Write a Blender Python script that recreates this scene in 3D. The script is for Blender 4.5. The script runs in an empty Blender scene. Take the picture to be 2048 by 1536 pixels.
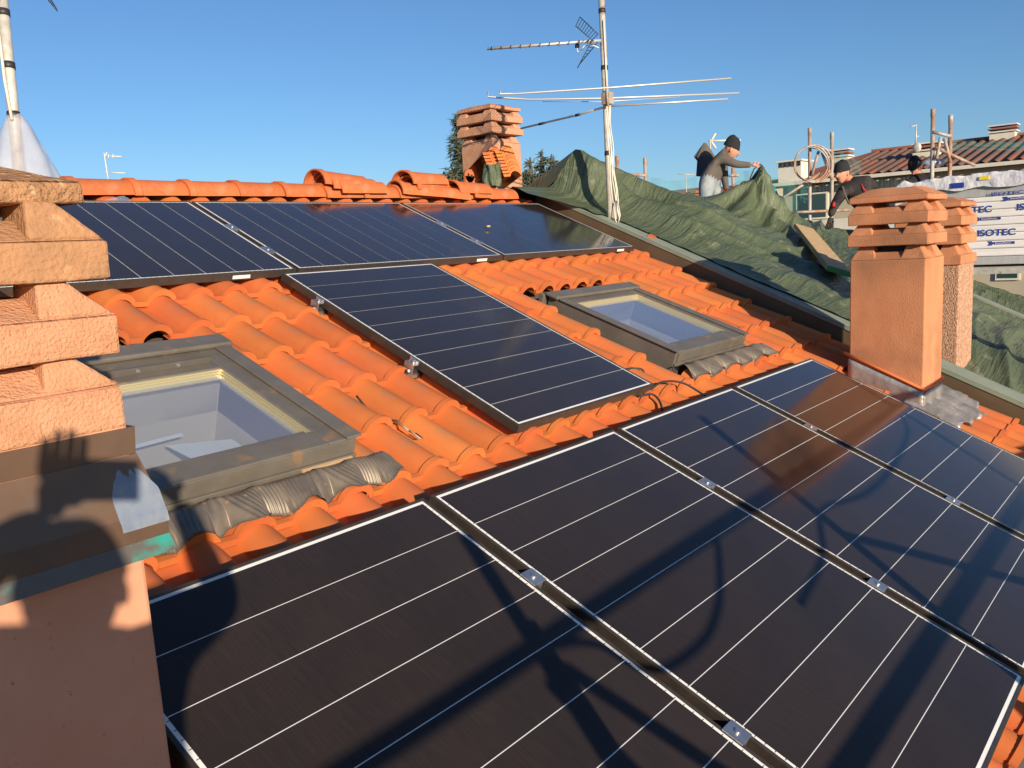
import bpy, bmesh, math, random
from mathutils import Vector, Matrix, noise
random.seed(7)
R = math.radians
V = Vector
sc = bpy.context.scene
COL = sc.collection

# ------------------------------------------------------------------ camera
F_PX, CX, CY = 1690.13, 1024.0, 768.0
CAM = V((-1.8823, -1.9587, 0.7960))
RIGHT = V((0.639493, -0.766758, -0.055958))
DOWN = V((-0.157460, -0.059386, -0.985738))
FWD = V((0.752499, 0.639184, -0.158711))
cd = bpy.data.cameras.new('camera'); cam = bpy.data.objects.new('camera', cd); COL.objects.link(cam)
cd.sensor_width = 36.0; cd.lens = 36.0 * F_PX / 2048.0; cd.clip_start = 0.02; cd.clip_end = 3000
cam.matrix_world = Matrix(((RIGHT.x, -DOWN.x, -FWD.x, CAM.x), (RIGHT.y, -DOWN.y, -FWD.y, CAM.y),
                           (RIGHT.z, -DOWN.z, -FWD.z, CAM.z), (0, 0, 0, 1)))
sc.camera = cam

# ------------------------------------------------------------------ light
SUN_EL, SUN_AZ = R(14.0), R(66.5)          # azimuth of the direction the light travels in, from +X
LIGHT = V((math.cos(SUN_AZ) * math.cos(SUN_EL), math.sin(SUN_AZ) * math.cos(SUN_EL), -math.sin(SUN_EL)))
w = bpy.data.worlds.new('World'); sc.world = w; w.use_nodes = True
nt = w.node_tree; bg = nt.nodes['Background']
sky = nt.nodes.new('ShaderNodeTexSky'); sky.sky_type = 'NISHITA'; sky.sun_disc = False
sky.sun_elevation = SUN_EL
sky.sun_rotation = math.atan2(-LIGHT.x, -LIGHT.y)
sky.altitude = 500; sky.air_density = 1.0; sky.dust_density = 0.6; sky.ozone_density = 5.2
nt.links.new(sky.outputs[0], bg.inputs[0]); bg.inputs[1].default_value = 0.090
sl = bpy.data.lights.new('sun', 'SUN'); so = bpy.data.objects.new('sun', sl); COL.objects.link(so)
sl.energy = 4.6; sl.angle = R(0.53); sl.color = (1.0, 0.86, 0.66)
so.rotation_euler = LIGHT.to_track_quat('-Z', 'Y').to_euler(); so.location = (-5, -10, 12)
vs = sc.view_settings; vs.view_transform = 'Standard'; vs.look = 'None'; vs.gamma = 1; vs.exposure = 0.55
vs.use_curve_mapping = False

# ------------------------------------------------------------------ frames
S = R(23.3); cS, sS = math.cos(S), math.sin(S)
def RF(u, v, h=0.0):                        # roof coordinates (right, down the slope, out of the roof) -> world
    return V((u, -v * cS - h * sS, -v * sS + h * cS))
ROOF = Matrix(((1, 0, 0, 0), (0, cS, -sS, 0), (0, sS, cS, 0), (0, 0, 0, 1)))
def roofM(u, v, h=0.0, rz=0.0):
    return Matrix.Translation(RF(u, v, h)) @ ROOF @ Matrix.Rotation(rz, 4, 'Z')
def at(x, y, d):                            # the point seen at photo pixel (x, y), d metres deep
    return CAM + (RIGHT * ((x - CX) / F_PX) + DOWN * ((y - CY) / F_PX) + FWD) * d

# ------------------------------------------------------------------ materials
MATS = {}
def lin(r, g, b):
    f = lambda c: (c / 255 / 12.92) if c / 255 <= 0.04045 else ((c / 255 + 0.055) / 1.055) ** 2.4
    return (f(r), f(g), f(b), 1)
def mat(name, col, col2=None, rough=0.8, scale=8, mixpos=(0.35, 0.65), bump=0.0, bscale=60, metal=0.0, spec=0.5,
        coat=0.0, vary=0.0, huevary=0.0, alpha=1.0, trans=0.0, detail=5, stretch=(1, 1, 1), spots=None, emit=None, ior=1.45, bdist=0.01):
    m = bpy.data.materials.new(name); m.use_nodes = True; N = m.node_tree.nodes; Lk = m.node_tree.links
    b = N['Principled BSDF']
    b.inputs['Roughness'].default_value = rough; b.inputs['Metallic'].default_value = metal
    b.inputs['Specular IOR Level'].default_value = spec; b.inputs['Alpha'].default_value = alpha
    b.inputs['Coat Weight'].default_value = coat; b.inputs['Coat Roughness'].default_value = 0.12
    b.inputs['Transmission Weight'].default_value = trans; b.inputs['IOR'].default_value = ior
    tc = N.new('ShaderNodeTexCoord'); mp = N.new('ShaderNodeMapping'); mp.inputs['Scale'].default_value = stretch
    Lk.new(tc.outputs['Object'], mp.inputs[0])
    out = None
    c1 = col if len(col) == 4 else (*col, 1)
    if col2 is not None:
        c2 = col2 if len(col2) == 4 else (*col2, 1)
        n = N.new('ShaderNodeTexNoise'); n.inputs['Scale'].default_value = scale; n.inputs['Detail'].default_value = detail
        n.inputs['Roughness'].default_value = 0.65
        Lk.new(mp.outputs[0], n.inputs['Vector'])
        r = N.new('ShaderNodeValToRGB'); r.color_ramp.elements[0].position = mixpos[0]; r.color_ramp.elements[1].position = mixpos[1]
        r.color_ramp.elements[0].color = c1; r.color_ramp.elements[1].color = c2
        Lk.new(n.outputs[0], r.inputs[0]); out = r.outputs[0]
    else:
        rgb = N.new('ShaderNodeRGB'); rgb.outputs[0].default_value = c1; out = rgb.outputs[0]
    if spots:                                # (colour, scale, threshold, softness)
        n = N.new('ShaderNodeTexNoise'); n.inputs['Scale'].default_value = spots[1]; n.inputs['Detail'].default_value = 6
        Lk.new(tc.outputs['Object'], n.inputs['Vector'])
        r = N.new('ShaderNodeValToRGB'); r.color_ramp.elements[0].position = spots[2]; r.color_ramp.elements[1].position = spots[2] + spots[3]
        r.color_ramp.elements[0].color = (0, 0, 0, 1); r.color_ramp.elements[1].color = (1, 1, 1, 1)
        Lk.new(n.outputs[0], r.inputs[0])
        mx = N.new('ShaderNodeMixRGB'); Lk.new(r.outputs[0], mx.inputs[0]); Lk.new(out, mx.inputs[1]); mx.inputs[2].default_value = (*spots[0][:3], 1)
        out = mx.outputs[0]
    if vary or huevary:
        oi = N.new('ShaderNodeObjectInfo'); hs = N.new('ShaderNodeHueSaturation')
        mr = N.new('ShaderNodeMapRange'); mr.inputs[3].default_value = 1 - vary; mr.inputs[4].default_value = 1 + vary
        Lk.new(oi.outputs['Random'], mr.inputs[0]); Lk.new(mr.outputs[0], hs.inputs['Value'])
        ml = N.new('ShaderNodeMath'); ml.operation = 'MULTIPLY'; ml.inputs[1].default_value = 7.31
        fr = N.new('ShaderNodeMath'); fr.operation = 'FRACT'; Lk.new(oi.outputs['Random'], ml.inputs[0]); Lk.new(ml.outputs[0], fr.inputs[0])
        mr2 = N.new('ShaderNodeMapRange'); mr2.inputs[3].default_value = 0.5 - huevary; mr2.inputs[4].default_value = 0.5 + huevary
        Lk.new(fr.outputs[0], mr2.inputs[0]); Lk.new(mr2.outputs[0], hs.inputs['Hue'])
        Lk.new(out, hs.inputs['Color']); out = hs.outputs[0]
    Lk.new(out, b.inputs['Base Color'])
    if bump:
        n = N.new('ShaderNodeTexNoise'); n.inputs['Scale'].default_value = bscale; n.inputs['Detail'].default_value = 6
        Lk.new(mp.outputs[0], n.inputs['Vector'])
        bp = N.new('ShaderNodeBump'); bp.inputs['Strength'].default_value = bump; bp.inputs['Distance'].default_value = bdist
        Lk.new(n.outputs[0], bp.inputs['Height']); Lk.new(bp.outputs[0], b.inputs['Normal'])
    MATS[name] = m
    return m

TILE = mat('terracotta_tile', (0.60, 0.165, 0.048), (0.53, 0.148, 0.048), rough=0.7, scale=7, bump=0.14, bscale=90, bdist=0.002, vary=0.12, huevary=0.006,
           spots=((0.36, 0.165, 0.09), 4.5, 0.54, 0.16), spec=0.22)
TILE2 = mat('terracotta_ridge', (0.60, 0.160, 0.050), (0.50, 0.13, 0.045), rough=0.65, scale=7, bump=0.2, bscale=80, bdist=0.003, vary=0.08, spec=0.3,
            spots=((0.52, 0.22, 0.11), 6, 0.6, 0.15))
CELL = mat('solar_cell', (0.034, 0.0245, 0.0205), (0.027, 0.0205, 0.0185), rough=0.13, scale=2.0, spec=0.5, ior=1.30, coat=1.0, vary=0.10,
           spots=((0.25, 0.23, 0.2), 130, 0.80, 0.02))
WHITE = mat('white_backsheet', (0.80, 0.79, 0.76), rough=0.15, spec=0.5)
BLACK = mat('black_anodised_frame', (0.040, 0.032, 0.027), (0.055, 0.043, 0.034), rough=0.38, scale=30, spec=0.6)
ALU = mat('bare_aluminium', (0.72, 0.72, 0.73), (0.55, 0.55, 0.56), rough=0.32, metal=0.9, scale=20)
STICK = mat('white_sticker', (0.8, 0.8, 0.76), rough=0.5)
PLAST = mat('salmon_render', (0.60, 0.265, 0.135), (0.52, 0.215, 0.105), rough=0.93, scale=5, bump=0.6, bscale=220, bdist=0.006, spec=0.15,
            spots=((0.34, 0.16, 0.085), 2.6, 0.50, 0.22), stretch=(1, 1, 0.35))
PLASTS = mat('smooth_salmon_render', (0.60, 0.30, 0.19), (0.54, 0.25, 0.15), rough=0.9, scale=3, bump=0.15, bscale=60, bdist=0.004, spec=0.2,
             spots=((0.36, 0.18, 0.11), 60, 0.68, 0.06))
PLASTR = mat('rough_salmon_slab', (0.60, 0.31, 0.18), (0.53, 0.25, 0.135), rough=0.93, scale=14, bump=0.85, bscale=170, bdist=0.008, spec=0.15,
             spots=((0.34, 0.21, 0.12), 6, 0.60, 0.2))
WEATH = mat('weathered_concrete_cap', (0.52, 0.27, 0.14), (0.30, 0.165, 0.085), rough=0.95, scale=22, mixpos=(0.38, 0.66), bump=1.0, bscale=110, bdist=0.014, spec=0.1,
            spots=((0.60, 0.45, 0.28), 34, 0.63, 0.08))
STAINED = mat('stained_salmon_slab', (0.50, 0.25, 0.125), (0.34, 0.185, 0.10), rough=0.95, scale=8, mixpos=(0.3, 0.7), bump=0.8, bscale=95, bdist=0.008, spec=0.1, spots=((0.55, 0.35, 0.2), 30, 0.62, 0.1))
FARPL = mat('far_chimney_render', (0.60, 0.31, 0.19), (0.46, 0.23, 0.14), rough=0.95, scale=6, bump=0.6, bscale=50, bdist=0.01, spec=0.1)
PINKG = mat('rough_granular_render', (0.58, 0.36, 0.24), (0.36, 0.18, 0.11), rough=0.95, scale=55, mixpos=(0.42, 0.62), bump=1.0, bscale=90, bdist=0.012, spec=0.1)
LEAD = mat('lead_flashing', (0.30, 0.275, 0.255), (0.46, 0.43, 0.41), rough=0.42, metal=0.55, scale=10, bump=0.5, bscale=22, bdist=0.012)
GREYM = mat('grey_coated_metal', (0.155, 0.135, 0.112), (0.20, 0.175, 0.145), rough=0.42, metal=0.25, scale=6, stretch=(1, 1, 1), spots=((0.30, 0.19, 0.115), 9, 0.60, 0.1))
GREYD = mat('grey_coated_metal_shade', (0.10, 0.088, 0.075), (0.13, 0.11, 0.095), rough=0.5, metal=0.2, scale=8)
PLEAT = mat('pleated_lead_apron', (0.17, 0.145, 0.12), (0.24, 0.19, 0.145), rough=0.5, metal=0.35, scale=16, spots=((0.42, 0.22, 0.11), 30, 0.66, 0.05))
BROWNM = mat('brown_copper_flashing', (0.115, 0.068, 0.045), (0.17, 0.10, 0.065), rough=0.5, metal=0.35, scale=4, spots=((0.11, 0.085, 0.07), 6, 0.55, 0.2))
WALLB = mat('brown_metal_upstand', (0.155, 0.105, 0.060), (0.12, 0.082, 0.048), rough=0.55, metal=0.2, scale=3)
GREENF = mat('green_grey_coping', (0.27, 0.31, 0.235), (0.22, 0.25, 0.20), rough=0.55, metal=0.1, scale=3, spots=((0.33, 0.29, 0.23), 12, 0.60, 0.12))
TEAL = mat('teal_tape', (0.03, 0.33, 0.26), (0.03, 0.20, 0.17), rough=0.45, scale=9, spots=((0.10, 0.085, 0.075), 5, 0.50, 0.06))
def coated_glass():
    m = bpy.data.materials.new('skylight_glass'); m.use_nodes = True; N = m.node_tree.nodes; Lk = m.node_tree.links; N.remove(N['Principled BSDF'])
    tr = N.new('ShaderNodeBsdfTransparent'); tr.inputs[0].default_value = (0.90, 0.94, 0.97, 1)
    gl = N.new('ShaderNodeBsdfGlossy'); gl.inputs[0].default_value = (0.95, 0.95, 1, 1); gl.inputs[1].default_value = 0.02
    lw = N.new('ShaderNodeLayerWeight'); lw.inputs[0].default_value = 0.5; pw_ = N.new('ShaderNodeMath'); pw_.operation = 'POWER'; pw_.inputs[1].default_value = 3.0; Lk.new(lw.outputs['Facing'], pw_.inputs[0])
    fr = N.new('ShaderNodeMapRange'); fr.inputs[3].default_value = 0.14; fr.inputs[4].default_value = 0.95; Lk.new(pw_.outputs[0], fr.inputs[0]); mx = N.new('ShaderNodeMixShader')
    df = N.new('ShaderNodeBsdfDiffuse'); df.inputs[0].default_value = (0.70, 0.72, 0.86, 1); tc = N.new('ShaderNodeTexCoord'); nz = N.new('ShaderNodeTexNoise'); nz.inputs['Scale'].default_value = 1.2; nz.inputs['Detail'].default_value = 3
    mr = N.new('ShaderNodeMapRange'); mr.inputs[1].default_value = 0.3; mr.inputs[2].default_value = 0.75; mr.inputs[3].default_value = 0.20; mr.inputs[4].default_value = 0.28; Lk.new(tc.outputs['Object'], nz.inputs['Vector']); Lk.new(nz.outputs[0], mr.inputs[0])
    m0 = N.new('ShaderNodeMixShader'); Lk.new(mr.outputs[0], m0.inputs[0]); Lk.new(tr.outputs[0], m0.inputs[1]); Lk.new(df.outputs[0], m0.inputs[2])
    Lk.new(fr.outputs[0], mx.inputs[0]); Lk.new(m0.outputs[0], mx.inputs[1]); Lk.new(gl.outputs[0], mx.inputs[2]); Lk.new(mx.outputs[0], N['Material Output'].inputs[0]); return m
GLASSB = coated_glass()
SHAFT = mat('cream_skylight_lining', (0.36, 0.33, 0.25), rough=0.6)
ROOMF = mat('blue_grey_room_floor', (0.48, 0.45, 0.66), (0.44, 0.41, 0.60), rough=0.8, scale=2)
ROOMW = mat('pale_room_wall', (0.42, 0.42, 0.50), rough=0.8)
PALESHEET = mat('added_pale_blue_sheet', (0.62, 0.70, 0.74), (0.54, 0.60, 0.66), rough=0.8, scale=3)  # for the made-up pale sheets below the panes
CHROMEY = mat('gold_seal', (0.65, 0.58, 0.38), rough=0.3, metal=0.6)
WOOD = mat('pale_timber', (0.55, 0.38, 0.21), (0.44, 0.28, 0.14), rough=0.8, scale=6, stretch=(1, 9, 9), bump=0.2, bscale=40)
GREENP = mat('green_paint', (0.06, 0.26, 0.09), rough=0.6)
ZINC = mat('galvanised_steel', (0.66, 0.63, 0.56), (0.50, 0.45, 0.38), rough=0.5, metal=0.25, scale=14, spots=((0.34, 0.17, 0.09), 9, 0.60, 0.08))
RUSTY = mat('rusty_scaffold_tube', (0.46, 0.42, 0.37), (0.36, 0.19, 0.11), rough=0.7, metal=0.3, scale=7, mixpos=(0.42, 0.6), stretch=(1, 1, 0.5))
STEEL = mat('dull_aluminium_rod', (0.62, 0.60, 0.57), rough=0.45, metal=0.5)
RUBBER = mat('black_rubber', (0.02, 0.02, 0.02), rough=0.6)
WCABLE = mat('white_cable', (0.68, 0.62, 0.52), rough=0.6)
DARKM = mat('dark_metal', (0.05, 0.048, 0.05), rough=0.5, metal=0.4)
NETM = mat('teal_safety_net', (0.03, 0.26, 0.24), rough=0.8, alpha=0.22)
CLEAR = mat('clear_plastic_film', (0.50, 0.49, 0.54), (0.66, 0.64, 0.66), rough=0.18, scale=3, alpha=0.5, bump=0.5, bscale=9, bdist=0.02, spec=0.6)
FILM = mat('thin_plastic_scrap', (0.26, 0.36, 0.52), (0.40, 0.48, 0.58), rough=0.12, scale=14, alpha=0.5, bump=0.5, bscale=24, bdist=0.01, spec=0.8)
WRAP = mat('white_plastic_wrap', (0.72, 0.70, 0.72), (0.62, 0.60, 0.66), rough=0.4, scale=3, bump=0.6, bscale=8, bdist=0.05, spec=0.5)
FOAM = mat('grey_insulation_board', (0.36, 0.36, 0.36), (0.42, 0.42, 0.42), rough=0.7, scale=4, stretch=(1, 6, 1))
PACKW = mat('white_printed_film', (0.86, 0.82, 0.79), (0.74, 0.70, 0.68), rough=0.45, scale=2, stretch=(1, 0.6, 8), bump=0.15, bscale=6, bdist=0.03)
BLUE = mat('blue_print', (0.015, 0.045, 0.30), rough=0.5)
YEL = mat('yellow_print', (0.75, 0.60, 0.03), rough=0.5)
GRN = mat('green_print', (0.12, 0.40, 0.20), rough=0.5)
BLKP = mat('black_print', (0.02, 0.02, 0.02), rough=0.5)
DECK = mat('roof_underlay', (0.10, 0.075, 0.055), (0.16, 0.12, 0.09), rough=0.9, scale=5)
FACADE = mat('cream_facade', (0.46, 0.40, 0.29), (0.41, 0.36, 0.27), rough=0.9, scale=0.6)
FACADE2 = mat('ochre_facade', (0.42, 0.33, 0.22), rough=0.9)
OLDROOF = mat('old_brown_roof', (0.26, 0.125, 0.085), (0.17, 0.10, 0.075), rough=0.9, scale=0.5, mixpos=(0.35, 0.6), spots=((0.34, 0.10, 0.05), 0.9, 0.55, 0.1))
REDROOF = mat('red_roof', (0.38, 0.12, 0.06), (0.30, 0.11, 0.06), rough=0.9, scale=1.0)
WINM = mat('dark_window_glass', (0.03, 0.06, 0.06), rough=0.1, spec=0.8)
AWN = mat('striped_awning', (0.55, 0.52, 0.42), (0.30, 0.33, 0.27), rough=0.9, scale=6, mixpos=(0.48, 0.52), detail=0, stretch=(1, 3, 0))
WHITEP = mat('white_paint', (0.70, 0.66, 0.56), (0.62, 0.58, 0.48), rough=0.8, scale=2)
GROUND = mat('garden_ground', (0.07, 0.09, 0.04), (0.14, 0.12, 0.08), rough=1, scale=0.1)
ASPH = mat('asphalt', (0.05, 0.05, 0.05), rough=0.9)
NEEDLE = mat('conifer_needles', (0.060, 0.085, 0.050), (0.12, 0.13, 0.085), rough=0.8, scale=0.8)
BARK = mat('bark', (0.10, 0.075, 0.055), rough=0.95)
SKIN = mat('skin', (0.62, 0.30, 0.19), (0.55, 0.25, 0.16), rough=0.55, scale=9, spec=0.35)
GREYJ = mat('grey_sweatshirt', (0.135, 0.115, 0.10), (0.11, 0.095, 0.085), rough=0.95, scale=12, bump=0.4, bscale=14, bdist=0.02, spec=0.1)
BLKJ = mat('black_jacket', (0.022, 0.019, 0.020), (0.045, 0.038, 0.034), rough=0.8, scale=5, mixpos=(0.45, 0.55), bump=0.4, bscale=14, bdist=0.02, spec=0.2)
REDC = mat('red_trim', (0.42, 0.02, 0.025), rough=0.7)
JEANS = mat('faded_jeans', (0.20, 0.25, 0.30), (0.34, 0.36, 0.35), rough=0.95, scale=7, bump=0.4, bscale=20, bdist=0.015, spec=0.1)
NAVY = mat('navy_cloth', (0.05, 0.055, 0.08), (0.07, 0.06, 0.06), rough=0.9, scale=8)
KNIT = mat('black_knit', (0.018, 0.019, 0.022), rough=0.95, bump=0.4, bscale=80)
EYE = mat('eye_dark', (0.02, 0.015, 0.012), rough=0.3)
TOOLT = mat('teal_tool_plastic', (0.02, 0.24, 0.26), rough=0.45)

def fabric_tarp():
    m = mat('green_tarpaulin', (0.078, 0.100, 0.052), (0.112, 0.135, 0.074), rough=0.40, scale=1.6, mixpos=(0.35, 0.7), spec=0.55,
            spots=((0.22, 0.225, 0.13), 7.0, 0.60, 0.16))
    N = m.node_tree.nodes; Lk = m.node_tree.links; b = N['Principled BSDF']
    tc = N.new('ShaderNodeTexCoord'); mp = N.new('ShaderNodeMapping'); mp.inputs['Rotation'].default_value = (0, 0, R(28)); mp.inputs['Scale'].default_value = (0.8, 6.5, 0.8)
    Lk.new(tc.outputs['Object'], mp.inputs[0])
    n = N.new('ShaderNodeTexNoise'); n.inputs['Scale'].default_value = 1.6; n.inputs['Detail'].default_value = 9; n.inputs['Roughness'].default_value = 0.62; n.inputs['Distortion'].default_value = 0.35
    Lk.new(mp.outputs[0], n.inputs['Vector'])
    mt = N.new('ShaderNodeMath'); mt.operation = 'SUBTRACT'; mt.inputs[1].default_value = 0.5; Lk.new(n.outputs[0], mt.inputs[0])
    ab = N.new('ShaderNodeMath'); ab.operation = 'ABSOLUTE'; Lk.new(mt.outputs[0], ab.inputs[0])
    bp = N.new('ShaderNodeBump'); bp.inputs['Strength'].default_value = 0.8; bp.inputs['Distance'].default_value = 0.09
    Lk.new(ab.outputs[0], bp.inputs['Height']); Lk.new(bp.outputs[0], b.inputs['Normal'])
    return m
TARP = fabric_tarp()

CELL.node_tree.nodes['Principled BSDF'].inputs['Coat IOR'].default_value = 1.22
def cell_lines():                            # fine silver fingers printed on the cells
    m = CELL; N = m.node_tree.nodes; Lk = m.node_tree.links; b = N['Principled BSDF']
    src = b.inputs['Base Color'].links[0].from_socket
    tc = N.new('ShaderNodeTexCoord'); mp = N.new('ShaderNodeMapping'); mp.inputs['Scale'].default_value = (260, 9, 1)
    Lk.new(tc.outputs['Object'], mp.inputs[0])
    n = N.new('ShaderNodeTexNoise'); n.inputs['Scale'].default_value = 1.0; n.inputs['Detail'].default_value = 2
    Lk.new(mp.outputs[0], n.inputs['Vector'])
    r = N.new('ShaderNodeMapRange'); r.inputs[1].default_value = 0.3; r.inputs[2].default_value = 0.75; r.inputs[3].default_value = 0.88; r.inputs[4].default_value = 1.15
    Lk.new(n.outputs[0], r.inputs[0])
    mx = N.new('ShaderNodeVectorMath'); mx.operation = 'SCALE'; Lk.new(src, mx.inputs[0]); Lk.new(r.outputs[0], mx.inputs['Scale'])
    Lk.new(mx.outputs[0], b.inputs['Base Color'])
cell_lines()

# ------------------------------------------------------------------ mesh builder
WM = {}
RB = [ROOF]
class MB:
    def __init__(s): s.v = []; s.f = []; s.m = []; s.s = []
    def add(s, vs_, fs, mi=0, sm=False):
        o = len(s.v); s.v += [V(p) for p in vs_]
        for f in fs: s.f.append(tuple(i + o for i in f)); s.m.append(mi); s.s.append(sm)
        return s
    def hexa(s, p, mi=0):                    # 4 bottom (ccw from above) + 4 top
        return s.add(p, [(3, 2, 1, 0), (4, 5, 6, 7), (0, 1, 5, 4), (1, 2, 6, 5), (2, 3, 7, 6), (3, 0, 4, 7)], mi)
    def box(s, lo, hi, M=None, mi=0):
        x0, y0, z0 = lo; x1, y1, z1 = hi
        p = [V(q) for q in ((x0, y0, z0), (x1, y0, z0), (x1, y1, z0), (x0, y1, z0), (x0, y0, z1), (x1, y0, z1), (x1, y1, z1), (x0, y1, z1))]
        if M is not None: p = [M @ q for q in p]
        return s.hexa(p, mi)
    def rbox(s, u0, u1, v0, v1, h0, h1, mi=0):   # box in roof coordinates
        return s.box((u0, -v1, h0), (u1, -v0, h1), RB[0], mi)
    def tube(s, pts, r, n=8, mi=0, sm=True, caps=True):
        pts = [V(p) for p in pts]; rr = r if isinstance(r, (list, tuple)) else [r] * len(pts)
        t0 = (pts[1] - pts[0]).normalized(); ref = V((0, 0, 1)) if abs(t0.z) < 0.9 else V((1, 0, 0))
        a = t0.cross(ref).normalized(); vs_ = []; fs = []
        for i, p in enumerate(pts):
            t = (pts[min(i + 1, len(pts) - 1)] - pts[max(i - 1, 0)]).normalized()
            a = (a - t * a.dot(t)).normalized(); b = t.cross(a)
            for k in range(n):
                an = 2 * math.pi * k / n
                vs_.append(p + (a * math.cos(an) + b * math.sin(an)) * rr[i])
        for i in range(len(pts) - 1):
            for k in range(n):
                q = (k + 1) % n; fs.append((i * n + k, i * n + q, (i + 1) * n + q, (i + 1) * n + k))
        s.add(vs_, fs, mi, sm)
        if caps:
            o = len(s.v) - len(vs_)
            s.f.append(tuple(o + k for k in reversed(range(n)))); s.m.append(mi); s.s.append(False)
            e = o + (len(pts) - 1) * n
            s.f.append(tuple(e + k for k in range(n))); s.m.append(mi); s.s.append(False)
        return s
    def grid(s, fn, nu, nv, mi=0, sm=True):
        vs_ = [fn(i / nu, j / nv) for j in range(nv + 1) for i in range(nu + 1)]
        fs = [(j * (nu + 1) + i, j * (nu + 1) + i + 1, (j + 1) * (nu + 1) + i + 1, (j + 1) * (nu + 1) + i) for j in range(nv) for i in range(nu)]
        return s.add(vs_, fs, mi, sm)
    def ell(s, c, r, M=None, nu=14, nv=9, mi=0):
        def fn(a, b):
            th = 2 * math.pi * a; ph = math.pi * (b - 0.5)
            q = V((r[0] * math.cos(ph) * math.cos(th), r[1] * math.cos(ph) * math.sin(th), r[2] * math.sin(ph)))
            return V(c) + (M @ q if M is not None else q)
        return s.grid(fn, nu, nv, mi)
    def build(s, name, mats, parent=None, bevel=0.0, solid=0.0, label=None, kind=None):
        me = bpy.data.meshes.new(name)
        inv = WM[parent.name].inverted() if parent is not None else None
        me.from_pydata([(inv @ p) if inv is not None else p for p in s.v], [], s.f)
        mats = mats if isinstance(mats, (list, tuple)) else [mats]
        for m in mats: me.materials.append(m)
        me.polygons.foreach_set('material_index', s.m); me.polygons.foreach_set('use_smooth', s.s); me.update()
        o = bpy.data.objects.new(name, me); COL.objects.link(o)
        if parent is not None: o.parent = parent; WM[o.name] = WM[parent.name].copy()
        else: WM[o.name] = Matrix.Identity(4)
        if solid:
            md = o.modifiers.new('Solidify', 'SOLIDIFY'); md.thickness = solid; md.offset = 0
        if bevel:
            md = o.modifiers.new('Bevel', 'BEVEL'); md.width = bevel; md.segments = 2; md.limit_method = 'ANGLE'; md.angle_limit = R(40)
        if label: o['label'] = label
        if kind: o['kind'] = kind
        return o
def tag(o, label, cat, group=None):
    o['label'] = label; o['category'] = cat
    if group: o['group'] = group
    return o
def thing(name, M, label, cat, group=None):
    if not isinstance(M, Matrix): M = Matrix.Translation(V(M))
    o = bpy.data.objects.new(name, None); COL.objects.link(o); o.matrix_basis = M; o.empty_display_size = 0.1
    WM[o.name] = M.copy(); return tag(o, label, cat, group)
def place(o, parent, M):                     # parent o so that its own frame stands at world matrix M
    COL.objects.link(o); o.parent = parent; o.matrix_basis = WM[parent.name].inverted() @ M; WM[o.name] = M.copy(); return o
def copy_tree(o, parent=None):
    c = o.copy(); COL.objects.link(c)
    if parent is not None: c.parent = parent
    for ch in list(o.children): copy_tree(ch, c)
    return c
def single(o, base):                         # a one-mesh thing gets its origin at its base
    base = V(base); o.data.transform(Matrix.Translation(-base)); o.location = base; WM[o.name] = Matrix.Translation(base); return o

# ------------------------------------------------------------------ ground
mb = MB(); mb.add([(-900, -900, -8), (900, -900, -8), (900, 900, -8), (-900, 900, -8)], [(0, 1, 2, 3)])
g = mb.build('ground', GROUND); g['kind'] = 'structure'
mb = MB(); mb.add([(-60, -12, -7.99), (60, -12, -7.99), (60, -5.5, -7.99), (-60, -5.5, -7.99)], [(0, 1, 2, 3)])
g = mb.build('road', ASPH); g['kind'] = 'structure'

# ================================================================== THE HOUSE
house = thing('house', (1.5, 0, -8), 'near house with bright orange clay tile roof, two roof windows and rendered chimneys', 'house')
HR = -0.155                                  # tile pans lie at this height under the panel plane
U0, DU, V0, DV = 0.280, 0.195, -0.2425, 0.334
UMIN, UMAX = -2.6, 4.44
mb = MB(); mb.rbox(-2.7, 4.5, -3.28, -1.32, -0.34, -0.205); mb.rbox(-2.7, 4.5, -0.5, 2.05, -0.34, -0.205)
mb.rbox(-2.7, -0.80, -1.32, -0.5, -0.34, -0.206); mb.rbox(-0.02, 2.46, -1.32, -0.5, -0.34, -0.206); mb.rbox(3.27, 4.5, -1.32, -0.5, -0.34, -0.206)
mb.build('roof_deck', DECK, house)
mb = MB()                                    # north slope beyond the ridge
mb.box((-2.7, 3.13, 0), (4.5, 6.4, 0.05), Matrix.Translation((0, 0, 0)) @ Matrix(((1, 0, 0, 0), (0, 1, 0, 0), (0, -0.43, 1, 1.16 + 0.43 * 3.13), (0, 0, 0, 1))))
mb.build('back_slope', OLDROOF, house)
mb = MB(); mb.box((-2.7, -1.5, -8), (4.5, -1.42, -1.05)); mb.box((-2.7, 6.3, -8), (4.5, 6.38, -0.45)); mb.box((-2.7, -1.42, -8), (-2.62, 6.3, -1.05))
mb.build('wall', FACADE, house)

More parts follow.
